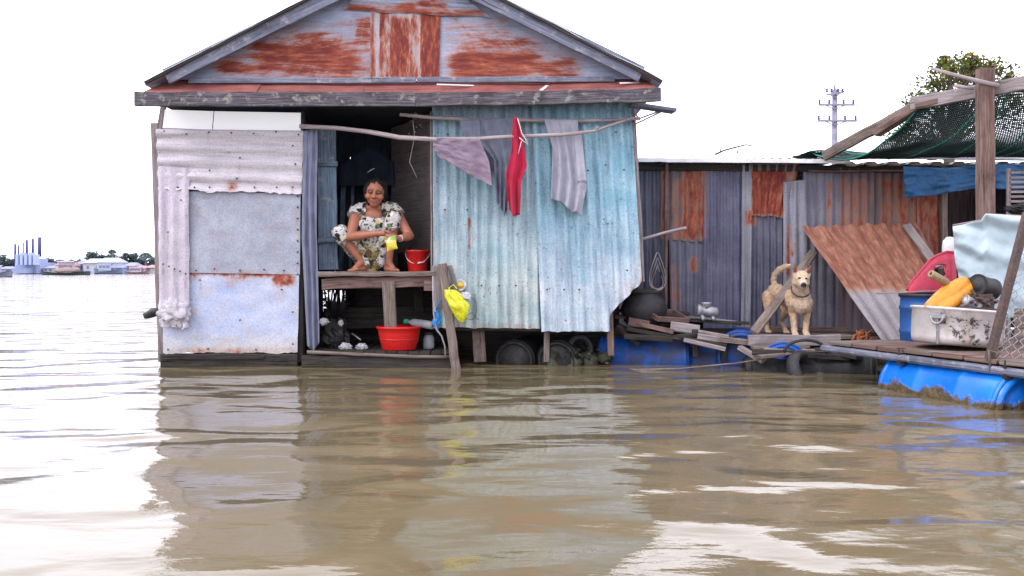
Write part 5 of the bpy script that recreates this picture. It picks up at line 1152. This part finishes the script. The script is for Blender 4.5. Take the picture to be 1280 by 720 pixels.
# wire fence
p0, p1 = at(1236, 452, 6.15), at(1284, 266, 6.28)
fe = thing('wire_fence', 'rusty chain link fence panel on a leaning dark post at the right edge', 'fence', p0)
mb = MB(); mb.bar(p0, p1, .05, .05, up=(0, 1, 0), jit=.001); mb.build('fence_post', M['rusty_iron'], fe)
mb = MB(); ex = Vector((1.0, -.12, -.06)); ey = (p1 - p0); S = .062; zz = .0
ncol, nrow = 26, int(ey.length / S)
for i in range(ncol):
    path = []
    for j in range(nrow * 2 + 1):
        k = (j % 2); path.append(p0 + ey * (j / (nrow * 2)) + ex * S * (i * 1.0 + k * (1 if i % 2 == 0 else 1)) * .5 + Vector((0, .004 * (1 if (i + j) % 2 else -1), 0)) + ex * .012 * n3(i * .6, j * .35) + Vector((0, .05 * n3(i * .2, j * .1), 0)))
    if i % 2 == 0: mb.tube(path, .0030, 4, caps=False)
    else: mb.tube([p0 + ey * (j / (nrow * 2)) + ex * S * .5 * (i + (1 - j % 2)) + ex * .012 * n3(i * .6, j * .35) + Vector((0, .05 * n3(i * .2, j * .1), 0)) for j in range(nrow * 2 + 1)], .0030, 4, caps=False)
o = mb.build('chain_link', plain_mat('galvanised_wire', (.42, .40, .42), .5, .5, .3, dirtamt=.3), fe)
mb = MB(); mb.tube([p0 + Vector((.02, -.03, .02)), p0 + Vector((.05, -.05, .06)), p0 + Vector((-.02, -.04, .08)), p0 + Vector((-.01, -.04, -.06))], .008, 6); mb.build('tie', M['timber'], fe)
# slatted rack under the tarpaulin at the far right
t = thing('slatted_rack', 'grey slatted rack standing right of the tall post', 'rack', at(1275, 240, 8.3))
for k in range(9):
    mb = MB(); mb.bar(at(1263, 216 + 6 * k, 8.3), at(1325, 215 + 6 * k, 8.3), .02, .022, jit=.001); mb.build('slat', M['timber_grey'], t)
for px in (1262, 1322):
    mb = MB(); p = at(px, 210, 8.3); mb.bar(Vector((p.x, 8.32, ZP - .03)), p + Vector((0, .02, 0)), .03, .03); mb.build('rack_post', M['timber_grey'], t)
mb = MB(); crumple(mb, at(1277, 262, 8.1), (.12, .06, .035), .5); mb.tube([at(1277, 266, 8.12), at(1277, 300, 8.2)], .05, 7); tag(mb.build('scrap_bundle', M['black_scrap']), 'dark bundle lying at the foot of the slatted rack', 'bundle')
mb = MB(); cc = at(1262, 424, 6.6); mb.grid(lambda u, v: Vector((lerp(3.75, 4.7, u), 6.8 + .03 * n3(u * 8, v * 6), ZF + lerp(.30, .0, v))), 20, 10, .9, .3); tag(mb.build('board_screen', M['timber']), 'low dull board standing behind the chain link right of the pot', 'board')
# ================================================================== far shore, poles, trees, river, sky, light
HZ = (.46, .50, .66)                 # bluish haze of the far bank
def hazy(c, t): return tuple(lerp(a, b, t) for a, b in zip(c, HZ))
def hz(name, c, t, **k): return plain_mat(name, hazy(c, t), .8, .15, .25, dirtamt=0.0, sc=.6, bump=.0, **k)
g = G('foliage'); M['leaf'] = None
def leaf_mat(name, c):
    g = G(name); col = g.mix(1.0, c, g.attr('tint').outputs['Color'], 'MULTIPLY')
    d = g.n('BsdfDiffuse', {'Color': col}); t = g.n('BsdfTranslucent', {'Color': col}); m = g.n('MixShader', {0: .35})
    g.t.links.new(d.outputs[0], m.inputs[1]); g.t.links.new(t.outputs[0], m.inputs[2]); g.t.links.new(m.outputs[0], g.out.inputs[0]); return g.m
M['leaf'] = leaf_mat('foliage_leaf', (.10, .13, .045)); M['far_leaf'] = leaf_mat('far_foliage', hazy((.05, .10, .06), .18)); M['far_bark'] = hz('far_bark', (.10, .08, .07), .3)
# banks
def land(name, x0, x1, y0, y1, z, mat):
    mb = MB(); mb.grid(lambda u, v: Vector((lerp(x0, x1, u), lerp(y0, y1, v), z * min(1, min(v * 8, (1 - v) * 8, u * 12, (1 - u) * 12)) + .25 * z * n3(u * 20, v * 9) * (0 if v in (0, 1) else 1) - .3)), 60, 16, 20, 10)
    return structure(mb.build(name, mat))
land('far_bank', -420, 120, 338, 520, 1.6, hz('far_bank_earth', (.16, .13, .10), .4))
land('near_bank', 1.5, 60, 14.5, 80, .8, plain_mat('bank_earth', (.12, .09, .06), .9, .1, sc=3.))
YF = 342
# factory with stacks
c = at(38, 341.8, YF); fx = c.x
t = thing('factory', 'hazy blue factory with six tall chimney stacks on the far bank', 'factory', (fx, YF + 10, 0))
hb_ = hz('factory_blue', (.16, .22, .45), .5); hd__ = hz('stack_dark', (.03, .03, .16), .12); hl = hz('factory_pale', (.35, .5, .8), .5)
mb = MB(); S_ = YF / F
def bx(mb, x0, x1, y0, y1, D, dep): 
    p, q = at(x0, y1, D), at(x1, y0, D); mb.bar(Vector(((p.x + q.x) / 2, D + dep / 2, p.z)), Vector(((p.x + q.x) / 2, D + dep / 2, q.z)), q.x - p.x, dep, up=(0, 1, 0), seg=1)
bx(mb, 17, 48, 328, 341.8, YF, 14); bx(mb, 14, 36, 335, 341.8, YF - 3, 10); bx(mb, 36, 47, 323, 330, YF + 2, 8); mb.build('hall', hb_, t)
mb = MB()
for k in range(5): bx(mb, 19 + 5.5 * k, 22.5 + 5.5 * k, 318 - k % 2 * 2, 331, YF - 4, 3)
mb.build('silo', hl, t)
for x, y0, y1, w in ((19, 305, 320, 1.6), (23, 306.5, 319, 1.3), (33.5, 300, 315, 1.8), (41, 298.5, 314, 1.8), (49.5, 296.5, 312, 2.6), (29, 303, 318, 1.0)):
    mb = MB(); p = at(x, y1 + 9, YF + 4); q = at(x, y0, YF + 4); mb.cone(p, w * .85 * S_, q, w * .75 * S_, 12, True); mb.build('chimney', hd__, t)
# houses
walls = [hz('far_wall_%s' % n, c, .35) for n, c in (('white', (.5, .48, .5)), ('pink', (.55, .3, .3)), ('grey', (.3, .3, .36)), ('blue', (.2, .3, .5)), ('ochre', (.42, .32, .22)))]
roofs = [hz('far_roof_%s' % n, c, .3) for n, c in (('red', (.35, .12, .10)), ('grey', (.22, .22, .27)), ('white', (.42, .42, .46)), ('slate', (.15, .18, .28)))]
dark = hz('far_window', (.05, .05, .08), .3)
def far_house(px0, px1, ytop, D, wi, ri, label, awn=False):
    p, q = at(px0, 341.8, D), at(px1, 341.8, D); w = q.x - p.x; zt = at(0, ytop, D).z; zw = zt - max(.8, .28 * zt); cx = (p.x + q.x) / 2
    t = thing('far_house', label, 'house', (cx, D + 4, 0), 'houses along the far bank')
    mb = MB(); mb.bar((cx, D + 4, .2), (cx, D + 4, zw), w, 8, up=(0, 1, 0), seg=1, ch=.01); wl = mb.build('wall', walls[wi], t)
    mb = MB(); e = .4; r = [(-w/2 - e, -4.6, zw - .1), (w/2 + e, -4.6, zw - .1), (w/2 + e, 4.6, zw - .1), (-w/2 - e, 4.6, zw - .1), (-w/2 * .7, 0, zt), (w/2 * .7, 0, zt)]
    i = [mb.vert((cx + a, D + 4 + b, z)) for a, b, z in r]
    for f in ((0, 1, 5, 4), (1, 2, 5), (2, 3, 4, 5), (3, 0, 4), (3, 2, 1, 0)): mb.face([i[k] for k in f])
    mb.build('roof', roofs[ri], t)
    n = max(2, int(w / 2.4))
    for k in range(n):
        mb = MB(); x = cx - w/2 + w * (k + .5) / n; mb.bar((x - .4, D - .03, zw * .58), (x + .4, D - .03, zw * .58), .08, min(1.2, zw * .4), ch=.02); mb.build('window', dark, wl)
for a in ((54, 66, 332, 344, 0, 1, 'low pale house right of the factory'), (68, 78, 327, 350, 1, 0, 'pinkish house with a red roof right of the factory'), (78, 92, 328, 346, 4, 0, 'ochre house behind the moored barge'), (94, 104, 325, 352, 3, 3, 'bluish house left of the white house'), (104, 127, 323, 350, 0, 2, 'long white house among trees'), (121, 148, 322, 346, 0, 2, 'biggest white house right of the trees'), (128, 153, 331, 343, 3, 3, 'low slate blue shed on the water edge'),
          (155, 168, 328, 348, 0, 1, 'white house with a grey roof left of the palm'), (168, 181, 332, 344, 1, 0, 'low red roofed house below the palm'), (181, 200, 331, 346, 4, 0, 'ochre house at the edge of the floating house'), (-14, 14, 333, 352, 2, 1, 'grey shed left of the factory')):
    far_house(*a)
# trees on the far bank
def far_tree(px, ytop, wpx, D, label, palm=False, n=480):
    b = at(px, 341.8, D); zt = at(0, ytop, D).z; w = wpx / F * D / 2; b.z = 0.5
    t = thing('palm_tree' if palm else 'tree', label, 'palm tree' if palm else 'tree', b, None if palm else 'trees along the far bank')
    mb = MB(); top = Vector((b.x, b.y, zt * (.93 if palm else .6))); mb.tube([b, b.lerp(top, .5) + Vector((.2, 0, 0)), top], [.35, .25, .15], 6)
    if not palm:
        for k in range(3): a = k * 2.1; mb.tube([b.lerp(top, .7), top + Vector((math.cos(a) * w * .5, math.sin(a) * w * .5, zt * .12))], [.18, .07], 5)
    mb.build('trunk', M['far_bark'], t); mb = MB()
    if palm:
        for k in range(13):
            a = k * .49; L = w * random.uniform(.9, 1.5)
            for i in range(12):
                f = i / 11; p = top + Vector((math.cos(a) * L * f, math.sin(a) * L * f, L * (.55 * f - 1.15 * f * f)))
                mb.leaf(p, .75, (random.uniform(.7, 1.2),) * 3)
    else:
        cl = [(random.gauss(0, .36) * w, random.gauss(0, .36) * w, random.uniform(.42, .88) * zt, random.uniform(.35, .6) * w) for _ in range(9)] + [(0, 0, zt * .8, .5 * w)]
        for k in range(n):
            x, y, z, r = random.choice(cl); d = Vector((random.gauss(0, 1), random.gauss(0, 1), random.gauss(0, 1))).normalized() * r * random.random() ** .4
            zz = min(zt, z + d.z * .8); mb.leaf(Vector((b.x + x + d.x, b.y + y + d.y, max(.6, zz))), random.uniform(.55, .95), (random.uniform(.5, 1.0) * (.6 + .7 * zz / zt),) * 3)
    mb.build('crown', M['far_leaf'], t)
for a in ((4, 319, 26, 372, 'broad tree at the left edge beside the factory'), (64, 322, 14, 372, 'small tree right of the factory stacks'), (76, 325, 16, 372, 'second tree right of the factory stacks'), (100, 323, 14, 374, 'bushy tree left of the tall conical tree'), (113, 313.5, 20, 372, 'tall conical tree behind the white houses'), (127, 318, 16, 376, 'tree just right of the tall conical tree'), (137, 317, 18, 378, 'tree behind the biggest white house'), (157, 314.5, 12, 374, 'slender tree right of the biggest white house'), (166, 317, 22, 376, 'broad round tree left of the palm'), (193, 321, 24, 372, 'tree half hidden by the floating house'), (88, 325, 18, 378, 'low tree behind the ochre house'), (148, 319, 18, 380, 'tree behind the right end of the biggest white house'), (176, 322, 18, 380, 'tree behind the low red roofed house'), (53, 326, 14, 374, 'small tree touching the right side of the factory'), (12, 324, 18, 374, 'tree between the left edge and the factory'), (207, 319, 24, 376, 'tree just behind the left wall of the floating house')): far_tree(*a)
far_tree(182, 316, 14, 370, 'ragged palm standing near the floating house', True); far_tree(140, 311.5, 7, 372, 'tall thin palm above the biggest white house', True)
mb = MB()
for k in range(9000):
    x = random.uniform(-420, 140); hgt = 3.2 + 2.6 * n3(x * .06, 4.0) + 1.5 * n3(x * .23, 9.0); z = hgt * random.random() ** .7; t_ = (.55 + .7 * z / 6) * random.uniform(.7, 1.15)
    mb.leaf(Vector((x, 392 + random.uniform(-5, 5), max(.5, z))), random.uniform(.7, 1.2), (t_,) * 3)
tag(mb.build('far_wood', M['far_leaf']), 'low continuous belt of hazy trees along the far bank behind the houses', 'wood', kind='stuff')
# boats
def boat(name, label, px0, px1, ytop, ybot, D, hullc, cabin=None):
    p, q = at(px0, ybot, D), at(px1, ybot, D); L = q.x - p.x; hz_ = at(0, ytop, D).z; B_ = L * .22
    t = thing(name, label, 'boat', ((p.x + q.x) / 2, D, 0), 'boats moored off the far bank')
    mb = MB()
    def hf(u, v):
        w = math.sin(math.pi * min(1, max(0, .06 + .88 * u))) ** .5 * (.75 + .25 * v); a = (v - .5) * 2
        return Vector((lerp(p.x, q.x, u), D + B_ * .5 * a * w, max(-.2, hz_ * (.55 + .45 * (2 * u - 1) ** 2)) * (abs(a) ** .5 if abs(a) > .02 else 0) - .15))
    mb.grid(hf, 24, 14, L, 3); mb.grid(lambda u, v: Vector((lerp(p.x, q.x, .04 + .92 * u), D + (v - .5) * B_ * .8 * math.sin(math.pi * (.06 + .88 * u)) ** .5, hz_ * (.5 + .4 * (2 * u - 1) ** 2))), 20, 4, L, 3); mb.build('hull', hullc, t)
    if cabin:
        x0, x1, yt, m1, m2 = cabin; a, b_ = at(x0, ytop, D), at(x1, yt, D)
        mb = MB(); mb.bar(((a.x + b_.x) / 2, D, hz_ * .4), ((a.x + b_.x) / 2, D, b_.z), b_.x - a.x, B_ * .6, up=(0, 1, 0), seg=1); cbn = mb.build('cabin', m1, t)
        mb = MB(); mb.grid(lambda u, v: Vector((lerp(a.x - .5, b_.x + .5, u), D + (v - .5) * B_ * .75, b_.z + .35 * math.sin(math.pi * v) + .05)), 4, 8); mb.build('cabin_roof', m2, t)
        for k in range(3):
            mb = MB(); x = lerp(a.x, b_.x, (k + .5) / 3); z = lerp(hz_ * .6, b_.z, .6); mb.bar((x - .5, D - B_ * .3 - .02, z), (x + .5, D - B_ * .3 - .02, z), .06, .6); mb.build('window', dark, cbn)
boat('river_barge', 'dark green laden barge with a small deckhouse moored midstream', 53, 113, 338, 343.6, 235, hz('barge_hull', (.06, .10, .08), .12), (75, 92, 328, hz('barge_cabin', (.42, .24, .2), .3), roofs[1]))
c = at(83, 336, 235); mb = MB(); mb.ball(Vector((c.x, 235, c.z - .3)), (3.2, 1.2, 1.0), bump=.3); tag(mb.build('barge_load', hz('barge_load', (.35, .25, .2), .2)), 'brownish mound of cargo heaped on the green barge', 'cargo')
boat('river_boat', 'grey boat stern cut off by the left edge of the picture', -34, 15.5, 337, 346, 152, hz('boat_grey', (.20, .22, .34), .25), (-26, 0, 334.5, hz('boat_cabin', (.4, .42, .5), .35), roofs[1]))
boat('river_boat', 'slate blue long boat moored in front of the biggest white house', 118, 153, 334, 342.2, 330, hz('boat_blue', (.10, .16, .28), .25), (124, 138, 331, hz('boat_cabin_blue', (.3, .4, .55), .3), roofs[3]))
boat('river_boat', 'brown low boat moored below the red roofed house', 156, 186, 338, 342.3, 325, hz('boat_brown', (.28, .16, .14), .25), (164, 176, 335, hz('boat_cabin_brown', (.45, .35, .33), .3), roofs[0]))
# utility pole behind the shed
DPL = 46; b_ = at(1043, 0, DPL); b_.z = .3; top = at(1043.5, 112, DPL)
t = thing('utility_pole', 'tall concrete power pole with three crossarms behind the shed', 'power pole', b_)
M['pole'] = plain_mat('pole_concrete', (.26, .25, .33), .8, .2, .2, sc=2.)
mb = MB(); mb.tube([b_, top], [.20, .13], 12); mb.build('pole', M['pole'], t)
for y, x0, x1 in ((117, 1033, 1054), (131, 1023, 1068), (151, 1022, 1071)):
    mb = MB(); mb.bar(at(x0, y + (1.5 if y < 120 else 0), DPL - .2), at(x1, y - (1.5 if y < 120 else 0), DPL - .2), .09, .10, seg=2); mb.tube([at(1043, y + 6, DPL - .2), at(lerp(1043, x1, .6), y, DPL - .2)], .03, 5); mb.tube([at(1043, y + 6, DPL - .2), at(lerp(1043, x0, .6), y, DPL - .2)], .03, 5); ca = mb.build('crossarm', M['pole'], t)
    for f in (.03, .3, .7, .97):
        mb = MB(); p = at(lerp(x0, x1, f), y, DPL - .2); mb.lathe([(0, .05), (.05, .05), (.07, .12), (.04, .16), (.07, .2), (.04, .26), (0, .27)], Matrix.Translation(p), 8); mb.build('insulator', hd__, ca)
mb = MB(); mb.tube([top, top + UP * .25], .05, 6); mb.build('cap', M['pole'], t)
for k, (y0, x0, y1) in enumerate(((112, 1048, 128), (117, 1054, 138), (131, 1068, 140))):
    mb = MB(); p, q = at(x0, y0, DPL - .2), at(1160, y1, DPL + 26)
    mb.tube([p.lerp(q, f / 16) - UP * .9 * 4 * (f / 16) * (1 - f / 16) * .5 for f in range(17)], .026, 4)
    tag(mb.build('power_line', M['pole']), ['uppermost thin power line running right from the pole', 'middle thin power line running right from the pole', 'lowest thin power line running right from the pole'][k], 'power line')
# tree behind the shed
def near_tree(label, D, base_px, clumps, n, size):
    b = at(base_px, 0, D); b.z = .4; t = thing('tree', label, 'tree', b)
    mb = MB(); cs = [(at(x, y, D + dy), r / F * D) for x, y, r, dy in clumps]; hub = at(base_px, 185, D)
    mb.tube([b, b.lerp(hub, .5) + Vector((.1, 0, 0)), hub], [.16, .12, .09], 10, jit=.06)
    for c, r in cs:
        m_ = hub.lerp(c, .5) + Vector((random.gauss(0, .06), random.gauss(0, .1), .08)); mb.tube([hub, m_, c], [.05, .03, .012], 7)
        for k in range(7): e = c + Vector((random.gauss(0, .7), random.gauss(0, .7), random.gauss(.2, .6))) * r; mb.tube([m_.lerp(c, .6), m_.lerp(e, .7) + UP * .03, e], [.014, .009, .003], 5)
    mb.build('trunk', M['bark'], t); mb = MB()
    for k in range(n):
        c, r = random.choice(cs); d = Vector((random.gauss(0, 1), random.gauss(0, 1), random.gauss(0, 1))); d = d.normalized() * r * random.random() ** .6 * 1.45
        q = random.random(); tn = (1.0, 1.0, 1.0) if q < .46 else ((.55, .6, .7) if q < .74 else ((2.6, 1.35, .6) if q < .88 else (2.0, 1.8, 1.0)))
        if c.z + d.z < at(0, 170, D).z and q > .35: tn = (2.6, 1.35, .5)
        mb.leaf(c + d, random.uniform(.6, 1.25) * size, tn)
    mb.build('crown', M['leaf'], t)
near_tree('sparse leafy tree with yellowing lower leaves rising behind the net', 16.5, 1185, [(1180, 112, 20, 0), (1205, 95, 20, .5), (1216, 82, 12, 0), (1190, 88, 14, -.5), (1160, 122, 20, .5), (1145, 128, 12, 0), (1260, 96, 13, 0), (1250, 115, 18, .5), (1175, 150, 26, -.4), (1150, 165, 22, 0), (1125, 172, 14, .5), (1200, 140, 30, 0), (1235, 140, 30, 0), (1208, 80, 12, 0), (1225, 92, 14, .3), (1170, 100, 16, .2), (1240, 84, 10, .2), (1272, 130, 22, .4), (1180, 78, 7, 0)], 5200, .046)
# ---- river
def river():
    g = G('silty_water'); p = g.pos()
    s1 = g.noise(g.scale(p, (.8, 1.15, 1.)), 1.5, 1.2, .4, .5)
    s2 = g.noise(g.add(g.scale(p, (.8, 1.7, 1.)), (7., 3., 0.)), 3.2, 2., .5, .4)
    s3 = g.noise(g.scale(p, (.8, 1.9, 1.)), 10., 2., .5, .3)
    s0 = g.noise(g.scale(p, (.3, .6, 1.)), .35, 1.0, .4)
    s4 = g.noise(g.scale(p, (1., 1.6, 1.)), 26., 3., .6)
    h = g.math('ADD', g.math('MULTIPLY', s1, WV[1]), g.math('MULTIPLY', s2, WV[2]))
    h = g.math('ADD', h, g.math('ADD', g.math('MULTIPLY', s3, WV[3]), g.math('MULTIPLY', s4, .0007))); h = g.math('ADD', h, g.math('MULTIPLY', s0, WV[0]))
    nb = g.n('Bump', {'Height': h, 'Distance': 1.0, 'Strength': 1.0}).outputs[0]
    silt = g.mix(g.ramp(g.noise(g.scale(p, (.4, 1., 1.)), .8, 4, .6), [(.3, 0.0), (.7, 1.0)]), (.124, .099, .054), (.150, .121, .070))
    return g.done(silt, .045, .5, 0, nb, IOR=1.36)
WV = (.10, .085, .0095, .0012)
mb = MB(); ys = [-6, 0, 3, 6, 9, 14, 25, 60, 160, 400, 1200, 3500]
def wf(u, v): y = ys[min(len(ys) - 1, int(round(v * (len(ys) - 1))))]; w = 30 + abs(y) * 1.6; return Vector((lerp(-w, w, u), y, 0))
mb.grid(wf, 8, len(ys) - 1); structure(mb.build('river', river()))
# ---- daylight
SUN_E, SUN_R = math.radians(44), math.radians(236)
w = bpy.data.worlds.new('World'); SC.world = w; w.use_nodes = True; nt = w.node_tree; nt.nodes.clear()
out = nt.nodes.new('ShaderNodeOutputWorld'); tc = nt.nodes.new('ShaderNodeTexCoord'); sky = nt.nodes.new('ShaderNodeTexSky'); sky.sky_type = 'NISHITA'; sky.sun_disc = False; sky.sun_elevation = SUN_E; sky.sun_rotation = SUN_R; sky.dust_density = 3
b1 = nt.nodes.new('ShaderNodeBackground'); b1.inputs[1].default_value = .10; nt.links.new(sky.outputs[0], b1.inputs[0])
nz = nt.nodes.new('ShaderNodeTexNoise'); nz.inputs['Scale'].default_value = 2.2; nz.inputs['Detail'].default_value = 5; nt.links.new(tc.outputs['Generated'], nz.inputs['Vector'])
rp = nt.nodes.new('ShaderNodeValToRGB'); rp.color_ramp.elements[0].position = .3; rp.color_ramp.elements[0].color = (.82, .82, 1.0, 1); rp.color_ramp.elements[1].position = .65; rp.color_ramp.elements[1].color = (.93, .91, 1.0, 1); nt.links.new(nz.outputs[0], rp.inputs[0])
sp = nt.nodes.new('ShaderNodeSeparateXYZ'); nt.links.new(tc.outputs['Generated'], sp.inputs[0])
mr = nt.nodes.new('ShaderNodeMapRange'); mr.interpolation_type = 'SMOOTHSTEP'; nt.links.new(sp.outputs[1], mr.inputs[0])      # the cloud is brightest upriver, behind the house
for k, v in ((1, -.1), (2, .75), (3, 2.75), (4, 4.7)): mr.inputs[k].default_value = v
el = nt.nodes.new('ShaderNodeMapRange'); el.interpolation_type = 'SMOOTHSTEP'; nt.links.new(sp.outputs[2], el.inputs[0])        # and thickest low over the horizon
for k, v in ((1, .02), (2, .34), (3, -2.2), (4, 0.0)): el.inputs[k].default_value = v
yf = nt.nodes.new('ShaderNodeMapRange'); yf.interpolation_type = 'SMOOTHSTEP'; nt.links.new(sp.outputs[1], yf.inputs[0])
for k, v in ((1, -.1), (2, .75), (3, 0.0), (4, 1.0)): yf.inputs[k].default_value = v
m1 = nt.nodes.new('ShaderNodeMath'); m1.operation = 'MULTIPLY_ADD'; nt.links.new(el.outputs[0], m1.inputs[0]); nt.links.new(yf.outputs[0], m1.inputs[1]); nt.links.new(mr.outputs[0], m1.inputs[2])
b2 = nt.nodes.new('ShaderNodeBackground'); nt.links.new(m1.outputs[0], b2.inputs[1]); nt.links.new(rp.outputs[0], b2.inputs[0])
mx = nt.nodes.new('ShaderNodeMixShader'); mx.inputs[0].default_value = .88; nt.links.new(b1.outputs[0], mx.inputs[1]); nt.links.new(b2.outputs[0], mx.inputs[2]); nt.links.new(mx.outputs[0], out.inputs[0])
sl = bpy.data.lights.new('sun', 'SUN'); sl.energy = 1.5; sl.angle = math.radians(14); sl.color = (1, .95, .9); so = bpy.data.objects.new('sun', sl); COL.objects.link(so)
sd_ = Vector((math.sin(SUN_R) * math.cos(SUN_E), math.cos(SUN_R) * math.cos(SUN_E), math.sin(SUN_E))); so.rotation_euler = sd_.to_track_quat('Z', 'Y').to_euler(); so.location = sd_ * 30
# ---- camera
cd = bpy.data.cameras.new('camera'); cam = bpy.data.objects.new('camera', cd); COL.objects.link(cam); cam.location = (0, 0, H); cam.rotation_euler = (math.radians(90), 0, 0)
cd.sensor_width = 36; cd.lens = 36 * F / 1280; cd.shift_y = -(360 - HY) / 1280; cd.clip_end = 6000; cd.clip_start = .05; SC.camera = cam
SC.view_settings.view_transform = 'Standard'; SC.view_settings.look = 'None'; SC.view_settings.exposure = 0
SC.cycles.max_bounces = 8; SC.cycles.transparent_max_bounces = 12; SC.cycles.use_denoising = True
